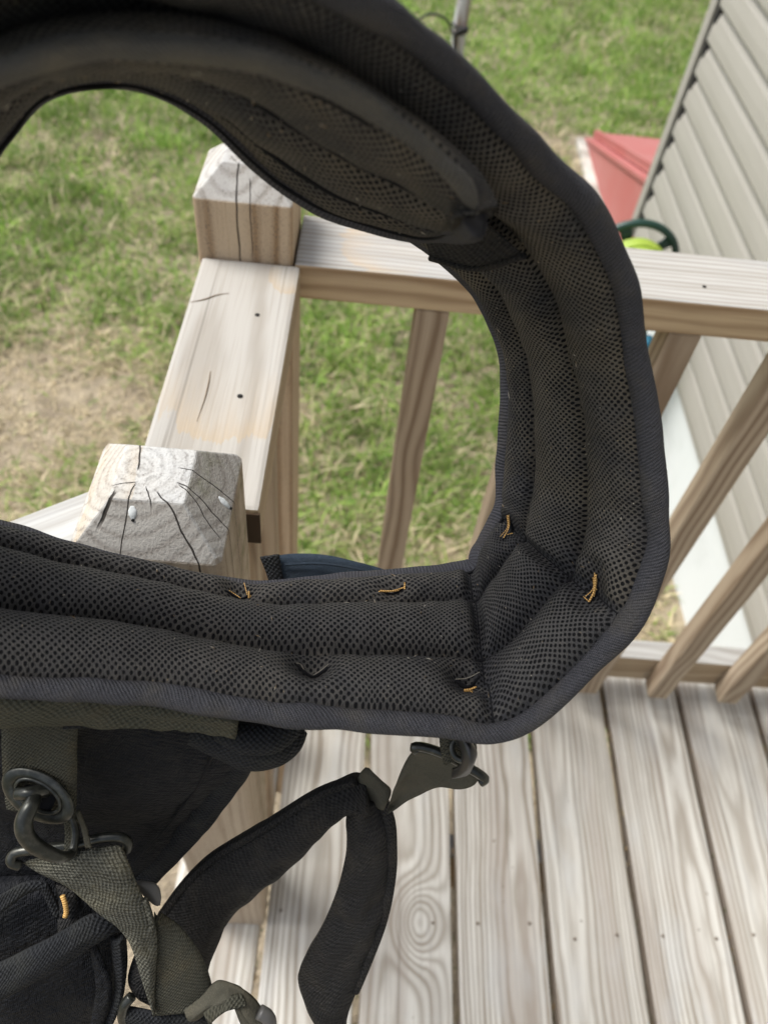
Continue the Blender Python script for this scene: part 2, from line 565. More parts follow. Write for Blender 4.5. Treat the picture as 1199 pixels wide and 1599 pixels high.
# fabrics ---------------------------------------------------------------
def spacer_mesh(name):
    k = Mat(name, 0.82, 0.25)
    u, v, _ = k.coord('UV')
    wob = k.noise(k.vec(u, v, 0.0), 60.0, 2)
    wob2 = k.noise(k.vec(u, v, 5.0), 60.0, 2)
    P = 0.0029
    lw = k.noise(k.vec(u, v, 12.0), 16.0, 2) - 0.5
    px = u / P + (wob - 0.5) * 1.0 + lw * 3.0
    py = v / (P * 0.88) + (wob2 - 0.5) * 1.0 + lw * 2.0

    def cell(ox, oy):
        x = (px + ox).frac() - 0.5
        y = (py + oy).frac() - 0.5
        return (x * x * 1.15 + y * y).sqrt()
    d = cell(0.0, 0.0).min(cell(0.5, 0.5))
    hole = (d + (k.noise(k.vec(u, v, 4.0), 90.0, 2) - 0.5) * 0.16).step(0.275, 0.185)
    knit = ((u * 5200.0 + v * 2600.0).sin() * (v * 5600.0).sin()) * 0.5 + 0.5
    A = k.attr('dust_light_tint')
    sp = k.nt.nodes.new('ShaderNodeSeparateColor')
    k.nt.links.new(A.outputs['Color'], sp.inputs[0])
    dust = X(k.nt, sp.outputs[0])
    big = k.noise(k.vec(u, v, 0.0), 28.0, 4)
    mid = k.noise(k.vec(u * 1.0, v * 1.0, 2.0), 240.0, 3)
    base = k.mix((dust * big.step(0.25, 0.7)).clamp(), (0.036, 0.0365, 0.040), (0.155, 0.130, 0.090))
    base = k.mix(mid.step(0.45, 0.75) * 0.5, base, (0.125, 0.115, 0.097))
    fz = k.noise(k.vec(u, v, 6.0), 900.0, 2)
    base = k.mix(fz.step(0.45, 0.75) * 0.35, base, (0.02, 0.02, 0.02))
    ridge_light = X(k.nt, sp.outputs[1])
    base = k.mix((ridge_light.pow(2.0) * (0.25 + 0.5 * big)).clamp(), base, (0.135, 0.127, 0.115))  # highlight on the raised padding, painted into the fabric colour
    base = k.mix(knit * 0.25, base, (0.012, 0.012, 0.013))
    lint = k.noise(k.vec(u, v, 9.0), 520.0, 1)
    base = k.mix(lint.step(0.73, 0.77) * (dust * 0.7 + 0.3).clamp(), base, (0.24, 0.19, 0.12))
    base = k.mix(hole, base, (0.0035, 0.0035, 0.004))
    k.color(base)
    k.bump(hole * -0.0013 + knit * 0.0002 + mid * 0.0007, 1.0, 1.0)
    return k.m


def weave(name, c1, c2, pu=0.0009, pv=0.0009, dust=None, rough=0.85, dirt=0.4, depth=0.0005, crumple=0.0022, diag=0.0):
    k = Mat(name, rough, 0.22)
    u, v, _ = k.coord('UV')
    n0 = k.noise(k.vec(u, v, 1.0), 150.0, 2) - 0.5
    wu = ((u + v * diag) * (6.2832 / pu) + n0 * 3.0).sin()
    wv = (v * (6.2832 / pv) + n0 * 3.0).sin()
    w = (wu * wv) * 0.5 + 0.5
    fine = k.noise(k.vec(u, v, 0.0), 1600.0, 2)
    big = k.noise(k.vec(u, v, 3.0), 45.0, 4)
    col = k.mix(w, c1, c2)
    col = k.mix(fine.step(0.5, 0.8) * 0.5, col, tuple(x * 1.9 for x in c2))
    if dust: col = k.mix(big.step(0.45, 0.75) * dirt, col, dust)
    lint = k.noise(k.vec(u, v, 9.0), 600.0, 1)
    col = k.mix(lint.step(0.80, 0.83) * 0.7, col, (0.20, 0.17, 0.12))
    k.color(col)
    cr = k.noise(k.vec(u, v, 6.0), 130.0, 3)
    cr2 = k.noise(k.vec(u * 1.0, v * 1.0, 8.0), 420.0, 2)
    k.bump((w + fine * 0.6) * depth + cr * crumple + cr2 * (crumple * 0.4), 1.0, 1.0)
    return k.m


M['mesh'] = spacer_mesh('black spacer mesh')
M['piping'] = weave('charcoal binding', (0.026, 0.026, 0.030), (0.086, 0.086, 0.094), 0.0016, 0.0016, (0.105, 0.093, 0.072), dirt=0.5, depth=0.0007, crumple=0.003, diag=0.5)
M['dust_lit_bind'] = weave('dusty lit binding', (0.055, 0.053, 0.050), (0.135, 0.130, 0.118), 0.0016, 0.0016, (0.17, 0.15, 0.11), dirt=0.6, depth=0.0007, crumple=0.003, diag=0.5)  # dusty, and lightened further so the tongue rim looks lit
M['hem'] = weave('charcoal hem tape', (0.026, 0.026, 0.031), (0.092, 0.092, 0.104), 0.0018, 0.0020, (0.08, 0.07, 0.055), depth=0.0008, diag=0.8)
M['nylon'] = weave('navy black pouch cloth', (0.0025, 0.003, 0.0045), (0.0075, 0.0085, 0.0115), 0.0024, 0.0024, (0.022, 0.022, 0.020), dirt=0.35, rough=0.7, diag=0.9, crumple=0.005)
M['rib'] = weave('black ribbed webbing', (0.004, 0.0045, 0.006), (0.026, 0.028, 0.031), 0.0026, 0.0030, (0.045, 0.046, 0.038), dirt=0.4, depth=0.0012)
M['bluecloth'] = weave('slate blue pouch cloth', (0.028, 0.042, 0.060), (0.046, 0.066, 0.092), 0.0009, 0.0009, (0.05, 0.058, 0.064))
M['olive'] = weave('dusty olive webbing', (0.032, 0.033, 0.026), (0.165, 0.162, 0.130), 0.0028, 0.0026, (0.22, 0.20, 0.13), dirt=0.5, depth=0.0013, diag=0.5, crumple=0.006)
M['olivedark'] = weave('dark olive webbing', (0.026, 0.026, 0.019), (0.082, 0.080, 0.060), 0.0024, 0.0024, (0.095, 0.080, 0.048), dirt=0.6, depth=0.0010, diag=0.4)
M['felt'] = weave('worn felt edge', (0.035, 0.036, 0.026), (0.10, 0.098, 0.070), 0.003, 0.0028, (0.10, 0.09, 0.06), dirt=0.8, depth=0.0012)
M['strap'] = weave('black strap cloth', (0.009, 0.009, 0.0095), (0.032, 0.031, 0.030), 0.0030, 0.0034, (0.055, 0.048, 0.038), dirt=0.45, diag=0.8, depth=0.0009, crumple=0.005)
M['suede'] = weave('grey olive suede', (0.06, 0.057, 0.043), (0.10, 0.094, 0.070), 0.0006, 0.0006, (0.125, 0.11, 0.078), dirt=0.5, depth=0.0002)
k = Mat('orange thread', 0.8)
u, v, _ = k.coord('UV')
k.color(k.mix((u * 5000.0).sin().step(-0.3, 0.6), (0.42, 0.22, 0.06), (0.78, 0.50, 0.18)))
M['thread'] = k.m
k = Mat('lint specks', 0.9)
c = k.coord('Object')
k.color(k.mix(k.noise(k.vec(*c), 300.0, 0).step(0.4, 0.6), (0.17, 0.12, 0.065), (0.36, 0.33, 0.27)))
M['lint'] = k.m
k = Mat('pale fibre', 0.8); k.color((0.22, 0.20, 0.16)); M['fibre'] = k.m
k = Mat('black stitch', 0.9); k.color((0.006, 0.006, 0.007)); M['stitch'] = k.m
k = Mat('worn black metal', 0.30, 0.6)
c = k.coord('Object')
n = k.noise(k.vec(*c), 260.0, 4)
k.color(k.mix(n.step(0.45, 0.7), (0.035, 0.037, 0.032), (0.07, 0.07, 0.06)))
k.b.inputs['Metallic'].default_value = 0.6
M['metal'] = k.m
k = Mat('grey plastic', 0.45, 0.4); k.color((0.085, 0.083, 0.08)); M['plastic'] = k.m
k = Mat('gloss black loop', 0.35, 0.5); k.color((0.018, 0.018, 0.018)); M['gloss'] = k.m

# ------------------------------------------------------------------ ground
k = Mat('lawn soil', 0.95, 0.1)
c = k.coord('Object')
v3 = k.vec(*c)
n1 = k.noise(v3, 1.3, 4)
n2 = k.noise(v3, 14.0, 5)
n3 = k.noise(v3, 90.0, 4)
soil = k.mix(n2.step(0.35, 0.7), (0.46, 0.385, 0.275), (0.28, 0.23, 0.165))
soil = k.mix(n3.step(0.5, 0.7) * 0.6, soil, (0.44, 0.37, 0.25))
far = c[1].step(7.0, 9.0)
gr = k.mix(n2.step(0.35, 0.7), (0.085, 0.13, 0.03), (0.14, 0.18, 0.05))
gr = k.mix(n3.step(0.5, 0.75) * 0.5, gr, (0.05, 0.08, 0.02))
edge = c[0].abs().step(5.0, 6.5)
k.color(k.mix(far.max(edge), soil, gr))
k.bump(n3 + n2 * 0.6, 0.03, 0.9)
M['soil'] = k.m


def dirtmask(x, y):
    """0 = full lawn, 1 = worn bare patch"""
    d = np.exp(-(((x + 1.00) / 0.62) ** 2 + ((y - 1.18) / 0.50) ** 2)) * 1.0
    d = np.maximum(d, 0.85 * np.exp(-(((x + 0.3) / 0.5) ** 2 + ((y - 0.5) / 0.45) ** 2)))
    d = np.maximum(d, 0.72 * np.exp(-(((x - 0.45) / 0.5) ** 2 + ((y - 0.66) / 0.30) ** 2)))
    d = np.maximum(d, 1.1 * np.exp(-(((x - 1.0) / 0.28) ** 2 + ((y - 0.4) / 0.9) ** 2)))
    d = np.maximum(d, 0.9 * np.exp(-(((x - 1.1) / 0.14) ** 2 + ((y - 3.2) / 0.8) ** 2)))
    d = d * (0.55 + 0.9 * vnoise(x * 5.0, y * 5.0, 5)) + 0.35 * (vnoise(x * 2.6 + 9, y * 2.6, 8) - 0.5)
    return np.clip(d, 0, 1)


def height(x, y):
    return GROUND + 0.03 * (vnoise(x * 1.7, y * 1.7, 2) - 0.5) + 0.012 * (vnoise(x * 7, y * 7, 3) - 0.5)


gx = np.concatenate([np.linspace(-200, -7, 14), np.linspace(-6, 6, 120), np.linspace(7, 200, 14)])
gy = np.concatenate([np.linspace(-60, -4, 8), np.linspace(-3, 9, 120), np.linspace(10, 400, 20)])
GX, GY = np.meshgrid(gx, gy, indexing='ij')
Z = height(GX, GY)
lawn = mesh_obj('lawn', np.stack([GX, GY, Z], -1).reshape(-1, 3), grid_faces(len(gx), len(gy), False), M['soil'])
tag(lawn, 'worn back lawn with bare earth beside the deck', 'lawn', kind='structure')

# grass blades
NB = 400000
yy = 0.15 + (rng.random(NB) ** 1.25) * 9.2
half = 1.5 + yy * 0.42
xx = 0.25 + (rng.random(NB) * 2 - 1) * half
dm = dirtmask(xx, yy)
tuft = vnoise(xx * 9, yy * 9, 21)
keep = (rng.random(NB) < np.clip(1.12 - dm * 0.75, 0.50, 1) * (0.35 + 0.85 * tuft))
keep &= ~((xx > 1.17) & (yy < 2.25)) & ~((xx > 1.2) & (xx < 2.6) & (yy < 3.76) & (yy > 2.1))
keep &= ~((yy < 0.2) & (xx > -0.1))
xx, yy, dm = xx[keep], yy[keep], dm[keep]
n = len(xx)
hgt = (0.030 + 0.048 * rng.random(n) ** 1.5) * (1.0 - 0.72 * dm) * (0.60 + 0.9 * vnoise(xx * 5, yy * 5, 33) * vnoise(xx * 13, yy * 13, 34) * 1.6)
big = (rng.random(n) < 0.04) & (dm < 0.5)
hgt = np.where(big, hgt * 1.15 + 0.010, hgt)
wid = 0.0017 + 0.0024 * rng.random(n) + np.where(big, 0.0018, 0)
ang = rng.random(n) * 2 * math.pi
lean = (0.35 + 1.3 * rng.random(n) + 1.6 * dm) * hgt
la = rng.random(n) * 2 * math.pi
zz = height(xx, yy) - 0.004
side = np.stack([np.cos(ang), np.sin(ang), np.zeros(n)], -1) * wid[:, None]
lv = np.stack([np.cos(la), np.sin(la), np.zeros(n)], -1) * lean[:, None]
base = np.stack([xx, yy, zz], -1)
mid = base + lv * 0.32 + np.array([0, 0, 0.62]) * hgt[:, None]
tip = base + lv + np.array([0, 0, 0.92]) * hgt[:, None]
GV = np.stack([base - side, base + side, mid + side * 0.85, mid - side * 0.85, tip], 1).reshape(-1, 3)
me = bpy.data.meshes.new('grass')
me.vertices.add(n * 5)
me.vertices.foreach_set('co', GV.astype(np.float32).ravel())
idx = np.arange(n)[:, None] * 5
loops = np.concatenate([idx + np.array([0, 1, 2, 3]), idx + np.array([3, 2, 4])], 1).ravel()
me.loops.add(n * 7)
me.loops.foreach_set('vertex_index', loops.astype(np.int32))
me.polygons.add(n * 2)
st = (np.arange(n)[:, None] * 7 + np.array([0, 4])).ravel()
me.polygons.foreach_set('loop_start', st.astype(np.int32))
me.update(calc_edges=True)
t = rng.random(n)[:, None]
t = np.where(big[:, None], 0.55 + 0.45 * t, t)
patch = vnoise(xx * 1.4 + 3, yy * 1.4, 41)[:, None]
patch2 = vnoise(xx * 6 + 3, yy * 6, 42)[:, None]
c_a, c_b, c_c = np.array([0.115, 0.240, 0.040]), np.array([0.37, 0.50, 0.125]), np.array([0.66, 0.57, 0.38])
gc = c_a * (1 - t) + c_b * t
gc = gc * (0.68 + 0.64 * patch2)
ps = np.clip(0.075 + 0.28 * (patch - 0.4) - 0.03 * (yy[:, None] - 2) + 0.95 * dm[:, None], 0.03, 0.94)
straw = (rng.random(n)[:, None] < ps)
gc = np.where(straw, c_c * (0.6 + 0.6 * t), gc)
gc = np.concatenate([np.clip(gc, 0, 1), np.ones((n, 1))], 1)
ca = me.color_attributes.new('dust_light_tint', 'FLOAT_COLOR', 'POINT')
ca.data.foreach_set('color', np.repeat(gc, 5, axis=0).astype(np.float32).ravel())
k = Mat('grass blades', 0.6, 0.25)
A = k.attr('dust_light_tint')
k.nt.links.new(A.outputs['Color'], k.b.inputs['Base Color'])
tr = k.nt.nodes.new('ShaderNodeBsdfTranslucent')
k.nt.links.new(A.outputs['Color'], tr.inputs['Color'])
mx = k.nt.nodes.new('ShaderNodeMixShader')
mx.inputs[0].default_value = 0.42
k.nt.links.new(k.b.outputs[0], mx.inputs[1])
k.nt.links.new(tr.outputs[0], mx.inputs[2])
k.nt.links.new(mx.outputs[0], k.nt.nodes['Material Output'].inputs[0])
me.materials.append(k.m)
grass = link(bpy.data.objects.new('grass', me))
tag(grass, 'patchy green grass with dry straw blades', 'grass', kind='stuff')

# ------------------------------------------------------------------ deck
deck = empty('deck_floor', (0.5, -0.8, 0))
tag(deck, 'weathered deck of pale lengthwise boards', 'deck', kind='structure')
X0, PITCHB = 0.3753, 0.1445
kn = on_plane(652, 1440, 2, 0.0)
Y0, Y1 = -2.1, 0.105
edges = [X0 + i * PITCHB for i in range(-3, 6)] + [1.19]
for i in range(len(edges) - 1):
    xa, xb = edges[i] + 0.005, edges[i + 1] - 0.005
    m = M['deck']
    cx, cy = (xa + xb) / 2, (Y0 + Y1) / 2
    if i == 2:    # the board with the knot; board local x runs along +Y, local y along -X
        m = wood('knotty deck pine', 'x', (0.40, 0.355, 0.30), (0.24, 0.19, 0.145), (0.68, 0.665, 0.61), (0.285, 0.245, 0.195), ring=0.0075, contrast=1.15,
                 pith=(0.012, -0.055), wob=0.012, boards=True, knots=((kn[1] - cy, -(kn[0] - cx), 0.055, 0.034),))
    lumber('deck_board', deck, (cx, cy, -0.0135 + random.uniform(-0.0012, 0.0012)), Y1 - Y0 + random.uniform(-0.006, 0.006), xb - xa, 0.026, 'y', m, 0.0035)
sy_ = on_plane(882, 1455, 2, 0.0)[1]
scr = bpy.data.meshes.new('screw_head')
bm = bmesh.new()
bmesh.ops.create_cone(bm, cap_ends=True, segments=10, radius1=0.0026, radius2=0.0022, depth=0.002)
bm.to_mesh(scr); bm.free()
scr.materials.append(M['screw'])
for i in range(len(edges) - 1):
    for fx in (0.2, 0.8):
        for yj in (sy_, sy_ - 0.40):
            o = link(bpy.data.objects.new('screw_head', scr), deck)
            o.location = Vector((edges[i] + PITCHB * fx + random.uniform(-.012, .012), yj + random.uniform(-.012, .012), 0.0004)) - deck.location
dv, df = [], []
for _ in range(420):
    gxx = random.choice(edges[1:-1]) + random.uniform(-.004, .004)
    c0 = np.array([gxx, random.uniform(-1.0, 0.09), random.uniform(-.016, -.002)])
    a_ = random.uniform(0, 6.28); l_ = random.uniform(.003, .011)
    d_ = np.array([math.cos(a_) * .35, math.sin(a_), random.uniform(-.5, .5)]) * l_
    e_ = np.array([random.uniform(-1, 1), random.uniform(-1, 1), random.uniform(-1, 1)]) * .0018
    b0 = len(dv)
    dv += [c0 - d_, c0 + e_, c0 + d_, c0 - e_ + [0, 0, .0012]]
    df += [(b0, b0 + 1, b0 + 2), (b0, b0 + 2, b0 + 3), (b0, b0 + 3, b0 + 1), (b0 + 1, b0 + 3, b0 + 2)]
tag(mesh_obj('gap_litter', dv, df, M['litter'], None, smooth=False), 'bits of dry leaf litter caught in the gaps between deck boards', 'leaf litter', kind='stuff')
for y in (-1.9, -1.5, -1.1, -0.7, -0.25):
    lumber('joist', deck, (0.57, y, -0.125), 1.24, 0.038, 0.184, 'x', M['rail'])
lumber('rim_joist', deck, (0.57, 0.078, -0.125), 1.24, 0.038, 0.184, 'x', M['rail'])

# ------------------------------------------------------------------ railing
W = 0.089
LP = 0.3016
rail = empty('deck_railing', (0.0445, 0.0445, 0))
tag(rail, 'weathered wooden deck railing with pyramid-topped posts along the deck edge', 'railing')


def post(name, cx, cy, sh, top, inset, bottom, mat, rim=0.006):
    """square post whose four top edges are sawn off round a small flat"""
    h = W / 2
    rings = [(h - 0.0, bottom), (h, DECK + sh), (h - inset, DECK + top)]
    bm = bmesh.new()
    prev = None
    zc = DECK
    for hh, z in rings:
        vs_ = [bm.verts.new((sx * hh, sy * hh, z - zc)) for sx, sy in ((-1, -1), (1, -1), (1, 1), (-1, 1))]
        if prev:
            for i in range(4):
                bm.faces.new((prev[i], prev[(i + 1) % 4], vs_[(i + 1) % 4], vs_[i]))
        else:
            bm.faces.new(vs_[::-1])
        prev = vs_
    bm.faces.new(prev)
    vert = [e for e in bm.edges if abs((e.verts[0].co - e.verts[1].co).z) > 0.2]
    bmesh.ops.bevel(bm, geom=vert, offset=rim, segments=3, profile=0.5, affect='EDGES')
    rest = [e for e in bm.edges if e.calc_length() > 0.02 and e.is_manifold and e.calc_face_angle(0) > 0.4 and min(v.co.z for v in e.verts) > -0.2]
    bmesh.ops.bevel(bm, geom=rest, offset=0.0012, segments=2, profile=0.5, affect='EDGES')
    bmesh.ops.recalc_face_normals(bm, faces=bm.faces)
    me = bpy.data.meshes.new(name)
    bm.to_mesh(me)
    bm.free()
    me.materials.append(mat)
    o = link(bpy.data.objects.new(name, me), rail)
    o.location = Vector((cx, cy, DECK)) - rail.location
    return o


A2 = math.radians
post1m = wood('near post pine', 'z', (0.46, 0.38, 0.29), (0.27, 0.20, 0.14), (0.52, 0.515, 0.49), (0.27, 0.255, 0.235), ring=0.0064,
              pith=(-0.009, 0.004), wob=0.002, endgrain=True, green=(-0.04, 0.02), contrast=0.62, facet_amt=1.0,
              cracks=((-0.012, -0.002, A2(246), 0.0013, -0.3, 0.2, .014, .036), (-0.008, -0.002, A2(262), 0.0005, -0.3, 0.2, .006, .060), (-0.004, -0.006, A2(292), 0.0005, -0.3, 0.2, .004, .022),
                      (-0.004, -0.004, A2(312), 0.0006, -0.3, 0.2, .012, .060), (0.004, -0.002, A2(340), 0.0005, 0.0, 0.2, .010, .06), (0.004, 0.002, A2(322), 0.0004, 0.0, 0.2, .014, .05),
                      (0.0, 0.006, A2(358), 0.0004, 0.0, 0.2, .012, .05), (-0.010, 0.004, A2(100), 0.0006, 0.0, 0.2, -.004, .05), (-0.004, -0.006, A2(200), 0.0004, 0.0, 0.2, .003, .020)),
              patches=((.08, -.026, .06, .017),), patch_col=(.50, .34, .14))
post2m = wood('far post pine', 'z', (0.56, 0.44, 0.31), (0.29, 0.185, 0.10), (0.48, 0.47, 0.445), (0.30, 0.28, 0.25), ring=0.012,
              pith=(-0.010, -0.012), wob=0.002, endgrain=True, contrast=1.0, facet_amt=0.35,
              cracks=((-0.006, -0.020, A2(272), 0.0010, -0.9, 0.2, -.002, .06), (0.004, -0.020, A2(277), 0.0006, 0.015, 0.2, .008, .06), (-0.006, -0.02, A2(128), 0.0005, 0.0, 0.2, 0., .016), (-0.006, -0.02, A2(60), 0.0004, 0.0, 0.2, 0., .014)))
post('post', W / 2, -LP - W / 2, 0.058, 0.0845, 0.0235, 0.002, post1m, 0.007)
post('post', W / 2, W / 2, 0.0575, 0.0815, 0.0245, -0.55, post2m, 0.004)

for pa_, pb_c, r_ in (((207, 790), (208, 812), .0015), ((342, 776), (360, 794), .0014)):
    q0, q1 = None, None
    if pa_[0] < 300:
        nrm = Vector((0, -.0265, .0235)).normalized(); p0 = Vector((.0445, -LP - W, DECK + .058))
    else:
        nrm = Vector((.0265, 0, .0235)).normalized(); p0 = Vector((W, -LP - W / 2, DECK + .058))
    pts_ = []
    for q in (pa_, pb_c):
        r0 = Vector(at(*q, 1.0) - CAM)
        pts_.append(np.array(Vector(CAM) + r0 * ((p0 - Vector(CAM)).dot(nrm) / r0.dot(nrm))))
    tube('paint_drip', [pts_[0], (pts_[0] + pts_[1]) / 2, pts_[1]], [r_ * .6, r_ * 1.7, r_ * 1.5, r_ * .5], M['foundation'], rail, n=14, k=12, ry=[.0002, .0007, .0008, .0002], updir=np.cross(np.array(nrm), pts_[1] - pts_[0]))
    tube('nail_head', [pts_[1] + np.array(nrm) * .0002, pts_[1] + np.array(nrm) * .0008], .0009, M['dark'], rail, n=3, k=8)

# handrail between the posts: local x along +Y, local y along -X
RX = 0.0475
hr_len = LP - 0.002
hrm = wood('near handrail pine', 'x', TAN_L, TAN_D, (0.43, 0.413, 0.378), (0.24, 0.212, 0.172), ring=0.0075, pith=(0.02, -0.12), wob=0.008, contrast=0.75,
           patches=((-0.035, -0.004, 0.05, 0.052), (0.135, -0.04, 0.03, 0.022)), patch_col=(0.42, 0.30, 0.16))
lumber('handrail', rail, (RX + 0.003, -LP / 2, DECK - 0.019), hr_len, 0.093, 0.038, 'y', hrm, 0.004)
lumber('rail_end', rail, (RX + 0.0450, -LP + 0.0008, DECK - 0.0205), 0.010, 0.0022, 0.034, 'x', M['darkwood'], 0.0006)
HX1 = 1.185
hr2m = wood('far handrail pine', 'x', (0.54, 0.41, 0.255), (0.27, 0.175, 0.095), (0.44, 0.43, 0.405), (0.26, 0.237, 0.20), ring=0.0065, pith=(0.10, 0.06), wob=0.010, contrast=0.95,
            patches=((-0.455, 0.0, 0.05, 0.05),))
lumber('handrail', rail, ((W + HX1) / 2 + 0.001, W / 2, DECK - 0.019), HX1 - W - 0.002, W - 0.001, 0.038, 'x', hr2m, 0.0025)
ZB = 0.1207
lumber('bottom_rail', rail, ((W + HX1) / 2 + 0.001, 0.0585, ZB - 0.037), HX1 - W - 0.002, 0.038, 0.074, 'x', M['rail'])
lumber('bottom_rail', rail, (0.031, -LP / 2, ZB - 0.037), hr_len, 0.038, 0.074, 'y', M['rail'])
bw = 0.034
zt, zb = DECK - 0.040, DECK - 0.8302
bal_me = box_mesh('baluster', zt - zb, bw, bw, 0.0022)
bal_me.materials.append(M['baluster'])
spots = [(0.2149 - 0.003 + i * 0.129 + bw / 2, 0.0035 + bw / 2) for i in range(8) if 0.2149 + i * 0.129 < 1.14]
spots += [(0.0495 + bw / 2 + 0.0005, -0.115), (0.0495 + bw / 2 + 0.0005, -0.235)]
for (x, y) in spots:
    o = link(bpy.data.objects.new('baluster', bal_me), rail)
    o.location = Vector((x, y, (zt + zb) / 2)) - rail.location
    o.rotation_euler = (random.choice((0, math.pi / 2)), -math.pi / 2, 0)

for px_, py_, r_ in ((402, 492, .0022), (375, 619, .0024), (681, 405, .0020), (1099, 448, .0022)):
    q = on_plane(px_, py_, 2, DECK)
    tube('nail_head', [q + [0, 0, -.002], q + [0, 0, .0006]], r_, M['dark'], rail, n=3, k=7)
tube('split', [on_plane(x, y, 2, DECK + .0001) for x, y in ((329, 580), (325, 602), (320, 622), (314, 640), (308, 658))], [.0003, .0012, .0010, .0006, .0002], M['split'], rail, n=24, k=6, ry=[.0003, .0004, .0004, .0003, .0002])
tube('split', [on_plane(x, y, 2, DECK + .0001) for x, y in ((298, 472), (320, 468), (340, 461), (358, 458))], [.0003, .0012, .0010, .0003], M['split'], rail, n=24, k=6, ry=[.0003, .0004, .0004, .0003])

# stair handrail running down to the left of the near post
sr = lumber('stair_handrail', rail, (-0.30, -0.345, DECK - 0.195), 0.72, 0.085, 0.038, 'x', M['rail'], 0.003, tilt=-math.radians(33))

# ------------------------------------------------------------------ house
XH, YC = 1.2, 2.2
house = empty('house', (XH, YC, GROUND))
tag(house, 'house wall in cream lap siding above a white foundation', 'house')
ZS = -0.305
EXPO = 0.0995


def prism(name, prof, axis_pts, mat, parent, smooth=False):
    """profile (x, z) swept between two y values"""
    y0, y1 = axis_pts
    nP = len(prof)
    V = [(x, y0, z) for x, z in prof] + [(x, y1, z) for x, z in prof]
    Fc = [(i, (i + 1) % nP, (i + 1) % nP + nP, i + nP) for i in range(nP)] + [tuple(range(nP))[::-1], tuple(range(nP, 2 * nP))]
    return mesh_obj(name, V, Fc, mat, parent, smooth=smooth)


def hexa(name, x0, x1, y0, y1, z0, z1, mat, parent, bev=0.0):
    me = box_mesh(name, x1 - x0, y1 - y0, z1 - z0, bev)
    me.materials.append(mat)
    o = link(bpy.data.objects.new(name, me), parent)
    p = parent
    off = Vector((0, 0, 0))
    while p is not None:
        off += p.location
        p = p.parent
    o.location = Vector(((x0 + x1) / 2, (y0 + y1) / 2, (z0 + z1) / 2)) - off
    return o


prof = [(XH - 0.004, 0.0), (XH - 0.0145, 0.003), (XH - 0.016, 0.010), (XH - 0.0145, 0.036), (XH - 0.0095, 0.070), (XH + 0.002, EXPO + 0.001),
        (XH + 0.006, EXPO + 0.001), (XH + 0.006, 0.0)]
plank_me = None
Z_TOP = 2.35
i = 0
while ZS + i * EXPO < Z_TOP:
    if plank_me is None:
        o = prism('siding_plank', [(x, z + ZS) for x, z in prof], (-3.2, YC - 0.052), M['siding'], house)
        plank_me = o.data
    else:
        o = link(bpy.data.objects.new('siding_plank', plank_me), house)
        o.location = (0, 0, i * EXPO)
    i += 1
hexa('sheathing', XH + 0.008, XH + 6.0, -3.2, YC - 0.03, ZS - 0.02, Z_TOP + 0.05, M['dark'], house)
# corner post: two flanges of trim standing proud of the planks
hexa('corner_trim', XH - 0.024, XH + 0.006, YC - 0.040, YC + 0.014, ZS - 0.01, Z_TOP + 0.05, M['siding'], house, 0.003)
hexa('corner_trim', XH + 0.007, XH + 0.075, YC - 0.012, YC + 0.0135, ZS - 0.01, Z_TOP + 0.05, M['siding'], house, 0.003)
hexa('channel_shade', XH - 0.0118, XH + 0.0055, YC - 0.068, YC - 0.0405, ZS, Z_TOP, M['dark'], house)  # solid dark strip standing in for the shaded gap beside the trim
hexa('starter_strip', XH - 0.006, XH + 0.004, -3.2, YC - 0.042, ZS - 0.028, ZS - 0.002, M['siding'], house, 0.002)
hexa('foundation', XH + 0.010, XH + 6.0, -3.2, YC - 0.005, GROUND - 0.4, ZS - 0.021, M['foundation'], house)
hexa('back_wall', XH + 0.076, XH + 6.0, YC - 0.029, YC + 0.004, ZS - 0.02, Z_TOP + 0.05, M['siding'], house)
hexa('soffit', XH - 0.30, XH + 6.2, -3.4, YC + 0.30, Z_TOP + 0.051, Z_TOP + 0.075, M['siding'], house)
prism('roof', [(XH - 0.34, Z_TOP + 0.08), (XH + 2.9, Z_TOP + 1.5), (XH + 6.2, Z_TOP + 0.08)], (-3.5, YC + 0.34), M['shingle'], house)

# ------------------------------------------------------------------ cellar door
cel = empty('cellar_door', (1.9, 3.0, GROUND))
tag(cel, 'faded red sloping cellar door on a concrete curb behind the house', 'cellar door')
cx0, cx1, cy0, cy1 = 1.285, 2.55, 2.23, 3.60
zl, zh = GROUND + 0.052, GROUND + 0.50
hexa('curb', cx0 - 0.045, cx0 + 0.03, cy0, cy1 + 0.06, GROUND - 0.1, GROUND + 0.045, M['concrete'], cel, 0.006)
hexa('curb', cx0 + 0.031, cx1, cy1 - 0.02, cy1 + 0.058, GROUND - 0.1, GROUND + 0.0445, M['concrete'], cel, 0.006)


def yz_slab(name, x0, x1, pts, mat, parent):
    nP = len(pts)
    V = [(x0, y, z) for y, z in pts] + [(x1, y, z) for y, z in pts]
    Fc = [(i, (i + 1) % nP, (i + 1) % nP + nP, i + nP) for i in range(nP)] + [tuple(range(nP))[::-1], tuple(range(nP, 2 * nP))]
    return mesh_obj(name, V, Fc, mat, parent, smooth=False)


